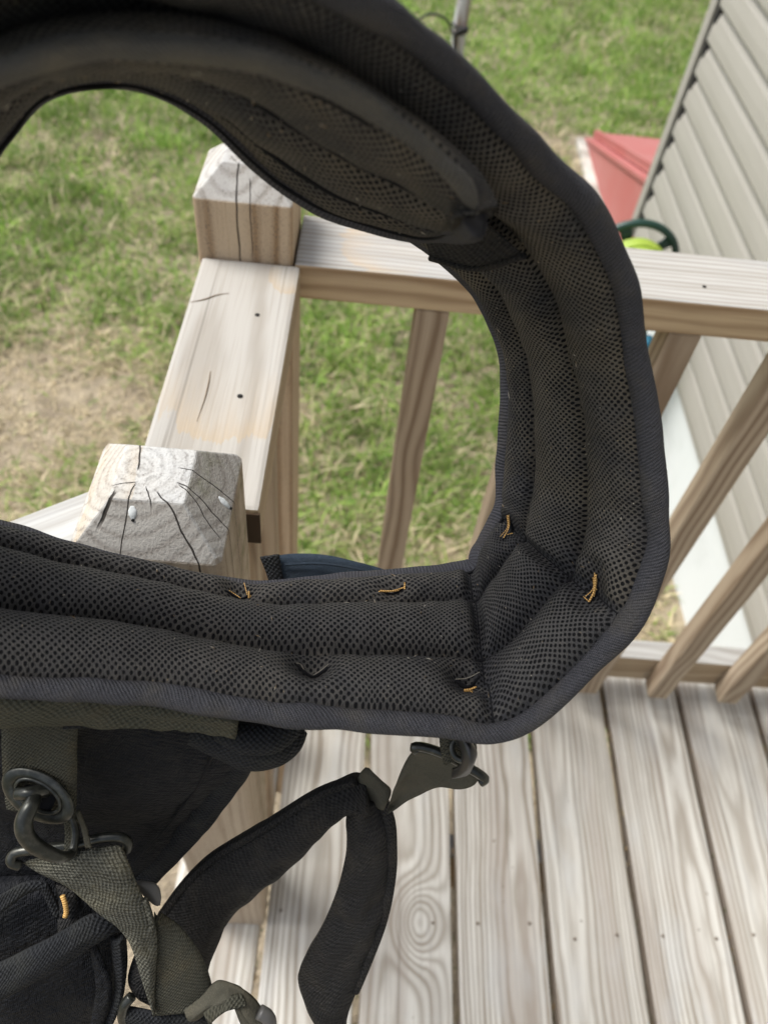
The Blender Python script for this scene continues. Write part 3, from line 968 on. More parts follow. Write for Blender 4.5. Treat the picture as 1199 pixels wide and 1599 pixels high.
yz_slab('side_panel', cx0, cx0 + 0.012, [(cy0, GROUND + 0.046), (cy1, GROUND + 0.046), (cy1, zl), (cy0, zh)], M['red'], cel)
yz_slab('frame_flange', cx0 - 0.012, cx0 + 0.07, [(cy0, zh + 0.001), (cy1 + 0.01, zl + 0.001), (cy1 + 0.01, zl + 0.018), (cy0, zh + 0.018)], M['red'], cel)
yz_slab('front_panel', cx0 + 0.013, cx1, [(cy1 - 0.012, GROUND + 0.046), (cy1, GROUND + 0.046), (cy1, zl), (cy1 - 0.012, zl)], M['red'], cel)
mx_ = (cx0 + cx1) / 2
for xa, xb in ((cx0 + 0.03, mx_ - 0.004), (mx_ + 0.004, cx1)):
    d = yz_slab('door_leaf', xa, xb, [(cy0 + 0.02, zh + 0.019), (cy1 + 0.02, zl + 0.019), (cy1 + 0.02, zl + 0.045), (cy0 + 0.02, zh + 0.045)], M['red'], cel)
    yz_slab('lip', xa - 0.003, xa + 0.022, [(cy0 + 0.03, zh + 0.046), (cy1 + 0.01, zl + 0.047), (cy1 + 0.01, zl + 0.062), (cy0 + 0.03, zh + 0.061)], M['red'], d)

# ------------------------------------------------------------------ hose reel
RC = np.array([1.02, 1.40, -0.105])
reel = empty('hose_reel', (RC[0], RC[1] + 0.12, GROUND))
tag(reel, 'dark green hose reel wound with lime hose by the house corner', 'hose reel')


def circ(c, r, y, n=28):
    return np.array([(c[0] + r * math.cos(a), y, c[2] + r * math.sin(a)) for a in np.linspace(0, 2 * math.pi, n, endpoint=False)])


for y in (RC[1], RC[1] + 0.24):
    w_ = tube('wheel', circ(RC, 0.142, y), 0.013, M['green'], reel, n=56, k=10, ry=0.010, closed=True)
    for q in range(5):
        a = q * 2 * math.pi / 5 + 0.75
        p0 = RC + np.array([0.02 * math.cos(a), y - RC[1], 0.02 * math.sin(a)])
        p1 = RC + np.array([0.138 * math.cos(a), y - RC[1], 0.138 * math.sin(a)])
        tube('spoke', [p0, p1], [0.011, 0.022], M['green'], w_, n=4, k=8, ry=0.006, updir=(-math.sin(a), 0, math.cos(a)))
tube('hub', [RC + [0, -0.03, 0], RC + [0, 0.27, 0]], 0.035, M['green'], reel, n=4, k=18)
for j in range(8):
    for r_ in (0.056, 0.078, 0.098):
        rr = r_ - 0.004 * (j % 2)
        tube('hose_turn', circ(RC, rr, RC[1] + 0.028 + j * 0.0265), 0.0115, M['lime'], reel, n=48, k=8, closed=True)
for sx in (-1, 1):
    for y in (RC[1] - 0.022, RC[1] + 0.262):
        tube('leg', [RC + [0, y - RC[1], 0], (RC[0] + sx * 0.17, y, GROUND + 0.0)], 0.012, M['green'], reel, n=4, k=8)
bp = on_plane(1012, 530, 1, RC[1] - 0.06)
tube('hose_tail', [RC + [0.05, -0.02, -0.10], bp, bp + np.array([0.0, 0.0, -0.2]), (bp[0] - 0.12, bp[1] - 0.08, GROUND + 0.02)], 0.011, M['blue'], reel, n=30, k=8)

# ------------------------------------------------------------------ pole
pb_ = on_plane(700, 165, 2, GROUND)
pole = empty('garden_pole', tuple(pb_))
tag(pole, 'slim grey garden pole on the lawn with wire tied round it', 'pole')
tube('shaft', [pb_ + [0, 0, -0.05], pb_ + [0, 0, 1.5]], 0.037, M['pole'], pole, n=12, k=20, smooth_path=True)
tp = on_plane(712, 48, 1, pb_[1] - 0.04)
zw = tp[2]
ringp = np.array([(pb_[0] + 0.042 * math.cos(a), pb_[1] + 0.042 * math.sin(a), zw + 0.02 * math.sin(a * 0.5)) for a in np.linspace(0, 12.5, 40)])
wr = tube('wire', ringp, 0.007, M['wire'], pole, n=60, k=6)
wl = [on_plane(x, y, 1, pb_[1] - 0.05) for x, y in ((706, 50), (700, 34), (690, 26), (672, 22), (655, 30), (640, 48))]
tube('wire_loop', wl, 0.006, M['wire'], pole, n=40, k=6)
tube('wire_end', [on_plane(x, y, 1, pb_[1] - 0.05) for x, y in ((728, 48), (722, 46), (712, 52), (709, 70), (708, 82))], 0.009, M['wire'], pole, n=20, k=6)

# ------------------------------------------------------------------ padded belt
# stations: near edge (bound), far edge (hemmed), depth of the near edge, width
ST = [
    ((-160, -150), (-190, 110), .150, .11), ((80, -190), (-40, 55), .155, .11), ((280, -150), (90, 30), .165, .11),
    ((450, -82), (220, 55), .180, .11), ((590, -4), (330, 100), .200, .11), ((690, 66), (410, 180), .220, .11), ((775, 143), (490, 255), .240, .11),
    ((862, 231), (572, 325), .265, .11), ((925, 312), (648, 373), .285, .11), ((984, 422), (727, 437), .305, .11),
    ((1012, 545), (776, 512), .325, .11), ((1028, 660), (788, 592), .340, .11), ((1037, 765), (784, 690), .352, .11),
    ((1039, 870), (783, 765), .360, .112), ((990, 985), (776, 798), .365, .112), ((905, 1075), (756, 838), .365, .112),
    ((820, 1138), (746, 862), .3635, .111), ((768, 1154), (737, 879), .360, .11), ((715, 1150), (700, 886), .358, .11), ((650, 1146), (650, 892), .355, .11), ((550, 1140), (550, 902), .352, .11), ((400, 1126), (400, 915), .345, .11),
    ((200, 1096), (200, 875), .338, .11), ((0, 1088), (0, 822), .325, .11), ((-150, 1070), (-130, 780), .312, .11),
    ((-330, 980), (-300, 700), .290, .11), ((-480, 760), (-400, 560), .255, .11), ((-470, 450), (-380, 430), .225, .11),
    ((-300, 230), (-200, 340), .205, .11), ((-110, 122), (-50, 275), .195, .11), ((0, 88), (0, 208), .190, .11),
    ((75, 68), (60, 143), .189, .11), ((170, 54), (150, 119), .190, .11), ((290, 52), (240, 130), .191, .11), ((410, 72), (325, 178), .195, .11),
    ((515, 108), (410, 258), .204, .11), ((600, 155), (498, 322), .215, .11), ((665, 202), (580, 351), .225, .108), ((706, 241), (640, 364), .231, .102), ((731, 272), (684, 363), .236, .088),
    ((744, 298), (714, 358), .240, .062), ((749, 316), (734, 348), .243, .034), ((749, 328), (744, 337), .245, .012)]


def solve(Np, Fp, dn, width):
    N3 = at(*Np, dn)
    rf = at(*Fp, 1.0) - CAM
    rn = N3 - CAM
    a, b, c_ = rf @ rf, -2 * rf @ rn, rn @ rn - width ** 2
    D = max(b * b - 4 * a * c_, 0)
    return N3, CAM + rf * ((-b + math.sqrt(D)) / (2 * a))


NF = np.array([np.concatenate(solve(*s)) for s in ST])
NS = 620
SM = catmull(NF, NS)
BN, BF = SM[:, :3].copy(), SM[:, 3:].copy()
_s = np.concatenate([[0], np.cumsum(np.linalg.norm(np.diff((BN + BF) / 2, axis=0), axis=1))])
_b = unit(BF - BN)
BN += _b * ((vnoise(_s * 30, _s * 0, 61) - .5) * .0040 + (vnoise(_s * 75, _s * 0, 62) - .5) * .0014)[:, None]
BF += _b * ((vnoise(_s * 34, _s * 0, 63) - .5) * .0030 + (vnoise(_s * 85, _s * 0, 64) - .5) * .0014)[:, None]
mid = (BN + BF) / 2
BT = unit(np.gradient(mid, axis=0))
BW = unit(BF - BN)
BNn = unit(np.cross(BT, BW))
vis = (project(mid)[:, 0] > 0) & (project(mid)[:, 1] > 500)
if np.mean(((CAM - mid) * BNn).sum(1)[vis]) < 0: BNn = -BNn
wl_ = np.linalg.norm(BF - BN, axis=1)
sarc = np.concatenate([[0], np.cumsum(np.linalg.norm(np.diff(mid, axis=0), axis=1))])
prN, prF = project(BN), project(BF)


def s_near(px, py, P, lo=0, hi=NS):
    d = np.hypot(P[:, 0] - px, P[:, 1] - py)
    d[:lo] = 1e9; d[hi:] = 1e9
    return sarc[int(np.argmin(d))]


iend = int(np.argmin(np.abs(sarc - s_near(0, 822, prF, int(NS * .3), int(NS * .75)))))
sA = s_near(768, 1153, prN); sB = s_near(990, 985, prN)
NV = 84
vv = np.linspace(0, 1, NV)
SV, VV = np.meshgrid(sarc, vv, indexing='ij')
lines = [0.060, 0.405, 0.745, 0.945]
Hh = np.zeros_like(SV)
wobl = (vnoise(SV * 11, VV * 0 + 3, 4) - 0.5) * 0.05
tongue = SV > sarc[int(NS * 0.80)]
for a, b, hgt_ in ((lines[0], lines[1], .0140), (lines[1], lines[2], .0158), (lines[2], lines[3], .0105)):
    a_ = a + (wobl if a not in (lines[0],) else 0)
    b_ = b + (wobl if b not in (lines[3],) else 0)
    tau = np.clip((VV - a_) / (b_ - a_), 0, 1)
    Hh = np.maximum(Hh, hgt_ * np.sin(np.pi * tau) ** 0.46)
iu = int(NS * .30)
slim = np.ones(NS)
slim[:] = np.interp(sarc, [sarc[0], sarc[iu], sB - .03, sB], [.62, .66, .95, 1.0])
it = int(np.argmin(np.abs(sarc - s_near(0, 208, prF, int(NS * .6), NS))))
slim = np.where(np.arange(NS) > it - 60, np.interp(np.arange(NS), [it - 60, it, NS - 60, NS], [1., .08, .16, .28]), slim)
Hh *= slim[:, None] + (1 - slim[:, None]) * (1 - VV) * .4
# crosswise seams of the corner panel
for s0, amp, wd in ((sA, .74, .0034), (sB, .66, .0034), (sA - .009, .12, .006)):
    sk = s0 + (VV - .5) * 0.004
    Hh *= 1 - amp * np.exp(-((SV - sk) / wd) ** 2)
base3 = BN[:, None, :] + (BF - BN)[:, None, :] * vv[None, :, None]
PJ = project(base3)


def locate(px, py, i0=0, i1=NS):
    d = np.hypot(PJ[i0:i1, :, 0] - px, PJ[i0:i1, :, 1] - py)
    k_ = int(np.argmin(d))
    return i0 + k_ // NV, k_ % NV


i_lo, i_hi = int(NS * .2), int(NS * .72)
dimples = [((803, 832), .011, .8), ((937, 925), .010, .85), ((732, 1078), .010, .9), ((615, 937), .008, .6), ((377, 942), .008, .8), ((487, 1062), .011, .85)]
for (q, rad, amp) in dimples:
    ii, jj = locate(*q, i_lo, i_hi)
    dd = ((SV - sarc[ii]) ** 2 + ((VV - vv[jj]) * .11) ** 2 * 1.3)
    Hh *= 1 - amp * np.exp(-dd / rad ** 2)
wr_ = (vnoise(SV * 120, VV * 9, 9) - .5) * .0010 + (vnoise(SV * 45 + VV * 6, VV * 4, 12) - .5) * .0022
for s0 in (sA, sB):
    wr_ += (vnoise(SV * 260, VV * 5 + 4, 15) - .5) * .0022 * np.exp(-((SV - s0) / .02) ** 2)
Hh = Hh + wr_ * (Hh > .001)
inner = base3 + BNn[:, None, :] * (Hh + .001)[:, :, None]
vo = np.linspace(1, 0, 14)
outer = BN[:, None, :] + (BF - BN)[:, None, :] * vo[None, :, None] - BNn[:, None, :] * (.006 * np.minimum(1, np.minimum(vo, 1 - vo) * 12))[None, :, None]
G = np.concatenate([inner, outer], 1)
MM = G.shape[1]
kk = np.interp(sarc, [sB, sA, sA + .06], [1.0, 1.0, .80])
SU = np.repeat(np.concatenate([[0], np.cumsum(np.diff(sarc) * kk[1:])])[:, None], NV, 1)
VS = .11 * np.interp(sarc, [sB, sA, sA + .06], [.95, .95, .82])[:, None]
UVs = np.concatenate([np.stack([SU, VV * VS], -1), np.stack([np.repeat(SU[:, :1], 14, 1), np.repeat(vo[None] * .11, NS, 0)], -1)], 1).reshape(-1, 2)
dust = np.exp(-((SV - (sB - .13)) / .12) ** 2) * 1.3 + .18 + np.where(tongue, .55, 0) + .25 * np.exp(-((SV - (sA + .10)) / .06) ** 2)
dust = np.where((SV > sB - .004) & (SV < sA + .004), .06, dust)
dust = np.concatenate([dust, np.repeat(dust[:, :1], 14, 1)], 1).reshape(-1)
rg = np.concatenate([np.clip(Hh / .0140, 0, 1), np.zeros((NS, 14))], 1).reshape(-1)  # padding height, drives the highlight painted on the ridges
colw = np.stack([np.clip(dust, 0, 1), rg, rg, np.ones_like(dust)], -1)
belt = empty('padded_belt', tuple(at(760, 1000, .40)))
tag(belt, 'black padded tool belt with quilted mesh lining and bound edges, held open', 'belt')
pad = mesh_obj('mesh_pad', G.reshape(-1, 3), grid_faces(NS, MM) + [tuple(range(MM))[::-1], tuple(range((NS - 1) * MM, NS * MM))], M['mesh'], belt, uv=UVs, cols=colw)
# bound near edge
rj = np.interp(np.arange(NS), [it - 40, it, NS - 45, NS], [1., .72, .78, .50]) * .0043 + (vnoise(sarc * 55, sarc * 0 + 1, 6) - .5) * .0010 + (vnoise(sarc * 17, sarc * 0 + 4, 8) - .5) * .0010
pip = BN + BW * .0036 + BNn * .0018 + BNn * ((vnoise(sarc * 40, sarc * 0, 3) - .5) * .0014)[:, None]
ic = it - 30
tube('edge_piping', pip[:ic + 1], (rj * 1.30)[:ic + 1], M['piping'], belt, k=16, ry=(rj * .98)[:ic + 1], updir=BW[:ic + 1], smooth_path=False)
tube('tongue_binding', (pip + BW * .0016)[ic:], (rj * 1.75)[ic:], M['dust_lit_bind'], belt, k=16, ry=(rj * 1.0)[ic:], updir=BW[ic:], smooth_path=False)
# hemmed far edge
rh = .0054 + (vnoise(sarc * 50, sarc * 0 + 1, 16) - .5) * .0008
tube('hem_binding', BF - BW * .0045 + BNn * .0010, rh * 1.30, M['hem'], belt, k=14, ry=rh * .66, updir=BW, smooth_path=False)
st_off = BF - BW * .0094 + BNn * (.0036 + (vnoise(sarc * 90, sarc * 0, 22) - .5) * .0010)[:, None]
tube('hem_stitch', st_off, .0009, M['stitch'], belt, k=6, smooth_path=False)
tube('piping_stitch', BN + BW * .0100 + BNn * .0036, .0007, M['stitch'], belt, k=6, smooth_path=False)


for q in (1, 2):      # sewn quilting lines at the bottom of the channels
    lv_ = lines[q] + (vnoise(sarc * 11, sarc * 0 + 3, 4) - 0.5) * 0.05
    tube('quilt_stitch', BN + (BF - BN) * lv_[:, None] + BNn * .0022, .0013, M['stitch'], belt, k=6, smooth_path=False)
for s0 in (sA, sB):    # the two seams of the corner panel
    ii = np.array([int(np.argmin(np.abs(sarc - (s0 + (v_ - .5) * .004)))) for v_ in vv[6:-6]])
    tube('panel_seam', inner[ii, np.arange(6, NV - 6)] + BNn[ii] * .0001, .0005, M['stitch'], belt, n=70, k=6)
# lint and grit caught in the lining
lr = np.random.default_rng(5)
lv2, lf2 = [], []
for _ in range(420):
    ii, jj = int(lr.integers(int(NS * .1), NS - 12)), int(lr.integers(8, NV - 8))
    p = inner[ii, jj] + BT[ii] * lr.uniform(-.001, .001) + BNn[ii] * .0004
    a_ = lr.uniform(0, 6.28)
    ln_ = lr.uniform(.0003, .0009) if lr.random() < .8 else lr.uniform(.001, .0024)
    d_ = (BT[ii] * math.cos(a_) + BW[ii] * math.sin(a_)) * ln_ + BNn[ii] * lr.uniform(-.0002, .0006)
    e_ = np.cross(BNn[ii], unit(d_)) * .00022
    b0 = len(lv2)
    lv2 += [p - d_, p + e_, p + d_, p - e_ + BNn[ii] * .0003]
    lf2 += [(b0, b0 + 1, b0 + 2), (b0, b0 + 2, b0 + 3), (b0, b0 + 3, b0 + 1), (b0 + 1, b0 + 3, b0 + 2)]
tag(mesh_obj('lint', lv2, lf2, M['lint'], belt, smooth=False), kind='stuff')


def surf(px, py, lift=.0008):
    ii, jj = locate(px, py, i_lo, i_hi)
    return inner[ii, jj] + BNn[ii] * lift


def stitch(path, r=.0009, mat='thread', name='tack_stitch', lift=.0008):
    P = np.array([surf(x, y, lift) for x, y in path])
    if len(P) == 2 and np.linalg.norm(P[1] - P[0]) < .002: P[1] = P[0] + (UP * .9 + RT * .3) * .0026
    if len(P) > 3: P = P[[0, len(P) // 2, -1]]
    if len(P) == 3: P[1] = P[1] * .4 + (P[0] + P[2]) * .3
    n_ = 3 if r > .0005 else 1
    tube(name, P, r * (.62 if n_ == 3 else .8), M[mat], belt, n=26, k=6)
    for q in range(n_ - 1):
        o_ = np.array([random.uniform(-1, 1), random.uniform(-1, 1), random.uniform(-1, 1)]) * r * 1.5
        Q = P + o_
        Q[-1] = Q[-1] + o_ * 2.0
        tube('thread_fray', Q, r * .28, M[mat], belt, n=20, k=5)


def slit(path, r=.0014):
    tube('lining_tear', np.array([surf(x, y, .0001) for x, y in path]), [r * .4, r, r * .4], M['stitch'], belt, n=16, k=8, ry=.0007)


slit(((808, 810), (802, 832), (794, 852)), .0011)
stitch(((809, 812), (804, 830), (796, 850)), .0006)
stitch(((805, 838), (798, 842)), .0003, 'thread', 'thread_fray', .0014)
slit(((946, 900), (938, 922), (930, 946)), .0014)
stitch(((946, 901), (941, 918), (935, 932), (930, 945)), .0008, lift=.0010)
stitch(((941, 908), (934, 918), (938, 926)), .0003, 'thread', 'thread_fray', .0018)
stitch(((930, 944), (926, 938), (920, 939)), .0003, 'thread', 'thread_fray', .0012)
slit(((712, 1074), (730, 1079), (748, 1066)), .0030)
stitch(((722, 1085), (733, 1085), (745, 1081)), .0007)
stitch(((711, 1073), (728, 1073), (746, 1062)), .0003, 'fibre', 'thread_fray', .0012)
slit(((595, 938), (614, 939), (634, 934)), .0010)
stitch(((597, 940), (613, 940), (630, 936)), .0006)
stitch(((630, 937), (632, 930)), .0005)
slit(((350, 941), (372, 944), (392, 942)), .0014)
stitch(((352, 941), (364, 940), (372, 947)), .0003, 'thread', 'thread_fray', .0012)
stitch(((384, 950), (388, 938)), .0008)
slit(((464, 1058), (486, 1064), (512, 1060)), .0016)
stitch(((464, 1056), (472, 1051), (477, 1060)), .0003, 'fibre', 'thread_fray', .0014)
stitch(((486, 1062), (500, 1061), (512, 1058)), .0003, 'fibre', 'thread_fray', .0010)
tube('loose_thread', [at(*p) for p in ((655, 195, .262), (668, 214, .262), (690, 216, .264), (708, 200, .266), (716, 180, .268))], .0008, M['fibre'], belt, n=30, k=6)

# sewn patch on the lining under the tongue
ip0 = int(np.argmin(np.abs(sarc - s_near(930, 320, prN, 0, int(NS * .5)))))
pt = []
grid_px = [[(650, 300), (700, 292), (760, 282)], [(670, 335), (735, 322), (790, 312)], [(690, 366), (770, 366), (842, 350)]]
for row in grid_px:
    pr_ = []
    for (x, y) in row:
        ii, jj = locate(x, y, 0, int(NS * .5))
        pr_.append(inner[ii, jj] + BNn[ii] * .0045)
    pt.append(pr_)
pt = np.array(pt)
PR = np.array([catmull(r, 14) for r in pt])
PP = np.array([catmull(PR[:, j], 12) for j in range(14)])
dn_ = unit(CAM - PP.mean((0, 1)))
Vp = np.concatenate([PP.reshape(-1, 3), PP.reshape(-1, 3) - dn_ * .0025])
fp = grid_faces(14, 12, False)
fp = fp + [tuple(i + 168 for i in f_)[::-1] for f_ in fp]
rimi = [i * 12 for i in range(14)] + [13 * 12 + j for j in range(1, 12)] + [i * 12 + 11 for i in range(12, -1, -1)] + [j for j in range(10, 0, -1)]
fp += [(rimi[i], rimi[(i + 1) % len(rimi)], rimi[(i + 1) % len(rimi)] + 168, rimi[i] + 168) for i in range(len(rimi))]
uvp = [(i * .003, j * .003) for i in range(14) for j in range(12)] * 2
mesh_obj('lining_patch', Vp, fp, M['strap'], belt, uv=uvp)
tube('patch_seam', PP[:, -1] + dn_ * .0008, .0014, M['strap'], belt, n=30, k=8)

# outer shell of the belt, seen under the piping at lower left
ribbon('outer_shell', [(-160, 1075, .330), (0, 1082, .338), (150, 1086, .346), (280, 1100, .352), (372, 1122, .356)],
       [(-160, 1132, .345), (0, 1133, .352), (120, 1130, .358), (280, 1136, .364), (370, 1147, .366)], .007, M['felt'], belt, n=70, rough=.0020)
ribbon('shell_edge', [(100, 1126, .362), (200, 1124, .366), (300, 1128, .370)], [(100, 1139, .366), (200, 1133, .368), (300, 1138, .372)], .003, M['rib'], belt, n=40, rough=.0006)

# ------------------------------------------------------------------ large pouch under the belt
po = empty('pouch', tuple(at(220, 1250, .46)))
tag(po, 'large navy black tool pouch hanging under the belt', 'pouch')
cushion('body', [(90, 1118, .385), (240, 1112, .388), (360, 1122, .395), (402, 1150, .405), (392, 1200, .425), (345, 1262, .45), (292, 1322, .47), (242, 1374, .49),
                 (170, 1420, .50), (40, 1430, .50), (-90, 1400, .49), (-110, 1250, .44), (-80, 1130, .385)], .010, .07, M['nylon'], po, wrinkle=.003)
ribbon('side_binding', [(352, 1150, .398), (330, 1210, .424), (290, 1270, .446), (240, 1330, .468), (200, 1372, .482)],
       [(404, 1160, .402), (390, 1206, .424), (346, 1266, .448), (294, 1326, .470), (242, 1378, .488)], .006, M['rib'], po, n=60, bow=.003, rough=.0012, rib=.0008)
tube('rim_roll', [at(*p) for p in ((300, 1142, .378), (360, 1158, .380), (410, 1170, .384), (448, 1158, .388), (464, 1136, .392))], [.007, .011, .0135, .011, .006], M['rib'], po, n=40, k=16, ry=[.006, .008, .010, .009, .006])
tube('rim_roll', [at(*p) for p in ((340, 1138, .374), (390, 1150, .375), (430, 1146, .378), (460, 1130, .382))], [.006, .009, .009, .006], M['rib'], po, n=40, k=14)
tube('body_stitch', [at(*p) for p in ((340, 1160, .392), (310, 1225, .414), (262, 1290, .44), (205, 1350, .462))], .0007, M['stitch'], po, n=40, k=6)

# ------------------------------------------------------------------ small pouch, lower left
p2 = empty('pouch', tuple(at(80, 1500, .46)))
tag(p2, 'lower navy pouch with ribbed webbing bands at the bottom left corner', 'pouch')
cushion('body', [(-120, 1390, .455), (0, 1378, .452), (70, 1378, .452), (130, 1420, .456), (178, 1450, .46), (188, 1500, .465), (184, 1550, .47), (150, 1605, .478),
                 (80, 1680, .49), (-60, 1700, .49), (-140, 1600, .475)], .012, .055, M['nylon'], p2, wrinkle=.002)
ribbon('band', [(-60, 1530, .435), (0, 1503, .434), (92, 1457, .434), (150, 1426, .438), (182, 1432, .446)], [(-60, 1598, .44), (0, 1563, .438), (90, 1512, .438), (172, 1460, .442), (192, 1452, .450)],
       .005, M['rib'], p2, n=60, bow=.003, rib=.0006)
ribbon('band', [(-60, 1428, .436), (0, 1398, .434), (40, 1378, .434), (72, 1376, .436), (82, 1392, .438), (96, 1428, .442)],
       [(-60, 1462, .438), (0, 1427, .436), (42, 1396, .436), (64, 1390, .437), (70, 1402, .439), (86, 1432, .442)], .0035, M['rib'], p2, n=60)
ribbon('side_binding', [(172, 1462, .444), (177, 1510, .45), (174, 1550, .454), (152, 1606, .46)], [(197, 1450, .447), (199, 1500, .453), (192, 1556, .458), (172, 1602, .464)], .007, M['rib'], p2, n=50, bow=.004, rib=.0006)
ribbon('side_binding', [(140, 1478, .440), (150, 1540, .444), (140, 1610, .452)], [(150, 1472, .440), (176, 1540, .447), (160, 1610, .455)], .004, M['nylon'], p2, n=40)
tube('tack_stitch', [at(*p) for p in ((98, 1398, .436), (102, 1410, .436), (104, 1424, .437), (102, 1432, .437))], .0014, M['thread'], p2, n=16, k=7)
ribbon('divider', [(88, 1382, .441), (90, 1420, .4415), (92, 1462, .442)], [(118, 1390, .441), (120, 1420, .4415), (124, 1452, .442)], .003, M['strap'], p2, n=20)

# ------------------------------------------------------------------ pouch flap behind the belt
p3 = empty('pouch', tuple(at(520, 900, .475)))
tag(p3, 'slate blue pouch flap showing above the belt beside the near post', 'pouch')
cushion('flap', [(414, 872, .462), (450, 865, .464), (505, 866, .468), (560, 878, .472), (610, 893, .476), (660, 920, .48), (640, 990, .49), (540, 1010, .49), (440, 990, .48), (430, 925, .468)],
        .004, .012, M['bluecloth'], p3, wrinkle=.001)
ribbon('flap_binding', [(406, 870, .4585), (416, 895, .4605), (424, 925, .464), (430, 960, .468)], [(436, 866, .4585), (440, 892, .4605), (446, 925, .464), (450, 960, .468)], .004, M['rib'], p3, n=30)
tube('flap_seam', [at(*p) for p in ((445, 882, .4605), (500, 880, .4625), (560, 889, .466), (610, 902, .470))], .0008, M['bluecloth'], p3, n=30, k=6)

# ------------------------------------------------------------------ olive strap with ring and hook
os_ = empty('webbing_strap', tuple(at(150, 1400, .42)))
tag(os_, 'olive webbing strap on a steel ring and hook below the belt', 'strap')
ribbon('tab', [(2, 1118, .362), (4, 1170, .372), (8, 1225, .382), (12, 1262, .39)], [(120, 1118, .362), (121, 1170, .372), (120, 1225, .382), (118, 1276, .39)], .003, M['olivedark'], os_, n=50, rough=.0008)
rc = at(60, 1243, .378)
ex, ey = RT * .0170 + UP * -.004, UP * .0135 + FW * -.003 + RT * -.003


def ring_pts(c_, a, b, n_=24, t0=0, t1=2 * math.pi, end=False):
    return np.array([c_ + a * math.cos(t) + b * math.sin(t) for t in np.linspace(t0, t1, n_, endpoint=end)])


tube('grommet', ring_pts(rc, ex * .80, ey * .82), .0036, M['metal'], os_, n=48, k=12, ry=.0016, closed=True, updir='radial')
tube('grommet_lip', ring_pts(rc + (CAM - rc) * .004, ex * .60, ey * .62), .0010, M['metal'], os_, n=40, k=10, closed=True)
ribbon('grommet_hole', [(40, 1226, .3795), (36, 1243, .3795), (42, 1262, .3795)], [(80, 1222, .3795), (88, 1243, .3795), (80, 1266, .3795)], .001, M['stitch'], os_, n=20)
tube('hook', [at(*p) for p in ((84, 1236, .383), (60, 1238, .376), (50, 1256, .370), (38, 1282, .368), (42, 1306, .370), (64, 1326, .374), (96, 1338, .380), (112, 1332, .388), (118, 1300, .392), (110, 1270, .392))],
     [.0026, .0030, .0040, .0042, .0040, .0036, .0028, .0022, .002, .002], M['metal'], os_, n=70, k=12)
tube('hook_pin', [at(*p) for p in ((28, 1240, .374), (46, 1238, .372), (76, 1232, .378))], .0030, M['metal'], os_, n=16, k=10)
ribbon('hook_tab', [(118, 1268, .386), (126, 1290, .388), (134, 1324, .392)], [(124, 1266, .386), (134, 1290, .388), (144, 1322, .392)], .002, M['suede'], os_, n=20)
ribbon('hook_tab', [(100, 1278, .392), (102, 1310, .394), (98, 1340, .396)], [(122, 1276, .392), (124, 1306, .394), (120, 1336, .396)], .003, M['olivedark'], os_, n=20)
tube('slide_bar', [at(*p) for p in ((32, 1352, .398), (18, 1346, .396), (22, 1334, .396), (60, 1326, .396), (110, 1320, .398), (160, 1308, .400), (190, 1308, .402), (200, 1316, .404), (197, 1328, .406))],
     .0026, M['metal'], os_, n=70, k=10)
ribbon('webbing', [(36, 1347, .400), (62, 1364, .399), (92, 1376, .400), (116, 1388, .404), (140, 1412, .41), (176, 1438, .416), (202, 1470, .424), (218, 1515, .432), (228, 1545, .437), (238, 1578, .442)],
       [(150, 1323, .402), (186, 1322, .400), (202, 1348, .402), (212, 1376, .406), (226, 1408, .412), (240, 1436, .418), (246, 1474, .426), (244, 1515, .433), (242, 1548, .438), (243, 1582, .443)], .0042, M['olive'], os_, n=90, bow=.002, rough=.0010)
ribbon('fold', [(241, 1424, .424), (242, 1470, .430), (241, 1520, .437), (240, 1583, .446)], [(252, 1428, .4245), (290, 1456, .431), (320, 1504, .439), (336, 1562, .449)], .003, M['olivedark'], os_, n=50, m=14, rough=.0008, bow=.002)
ribbon('end_tab', [(212, 1378, .416), (222, 1396, .418), (240, 1412, .421), (247, 1414, .422)], [(222, 1376, .4165), (244, 1382, .419), (252, 1398, .4215), (250, 1412, .4225)], .003, M['plastic'], os_, n=24)
tube('frayed_edge', [at(*p) for p in ((226, 1404, .4115), (233, 1425, .4145), (238, 1446, .417), (236, 1452, .418))], .0017, M['olive'], os_, n=30, k=6)
ribbon('back_loop', [(212, 1488, .452), (204, 1510, .453), (200, 1530, .455), (210, 1552, .458), (232, 1568, .46)], [(236, 1492, .456), (238, 1510, .457), (238, 1530, .458), (240, 1548, .46), (244, 1562, .462)], .003, M['strap'], os_, n=30, bow=.004)
# ------------------------------------------------------------------ twisted cord and ladder buckle at the bottom
ks = empty('keeper_strap', tuple(at(280, 1585, .46)))
tag(ks, 'dark ribbed keeper webbing with a knotted leather end at the bottom edge', 'strap')
ribbon('webbing', [(196, 1572, .448), (240, 1580, .448), (300, 1578, .45), (332, 1572, .452)], [(188, 1640, .46), (240, 1640, .46), (300, 1640, .462), (330, 1636, .464)], .005, M['rib'], ks, n=40, rib=.0014)
ribbon('knotted_end', [(286, 1560, .447), (322, 1545, .444), (344, 1531, .443), (376, 1540, .444), (398, 1562, .446), (420, 1590, .45), (428, 1620, .454)],
       [(316, 1590, .450), (338, 1568, .446), (360, 1556, .445), (368, 1560, .446), (380, 1578, .448), (396, 1600, .452), (404, 1630, .456)], .006, M['suede'], ks, n=60, bow=.003, rough=.0022)
ribbon('knotted_end', [(318, 1582, .440), (340, 1566, .439), (360, 1556, .439), (378, 1552, .441)], [(334, 1584, .444), (350, 1576, .442), (366, 1570, .441), (384, 1562, .443)], .005, M['olivedark'], ks, n=30, bow=.002, rough=.0015)
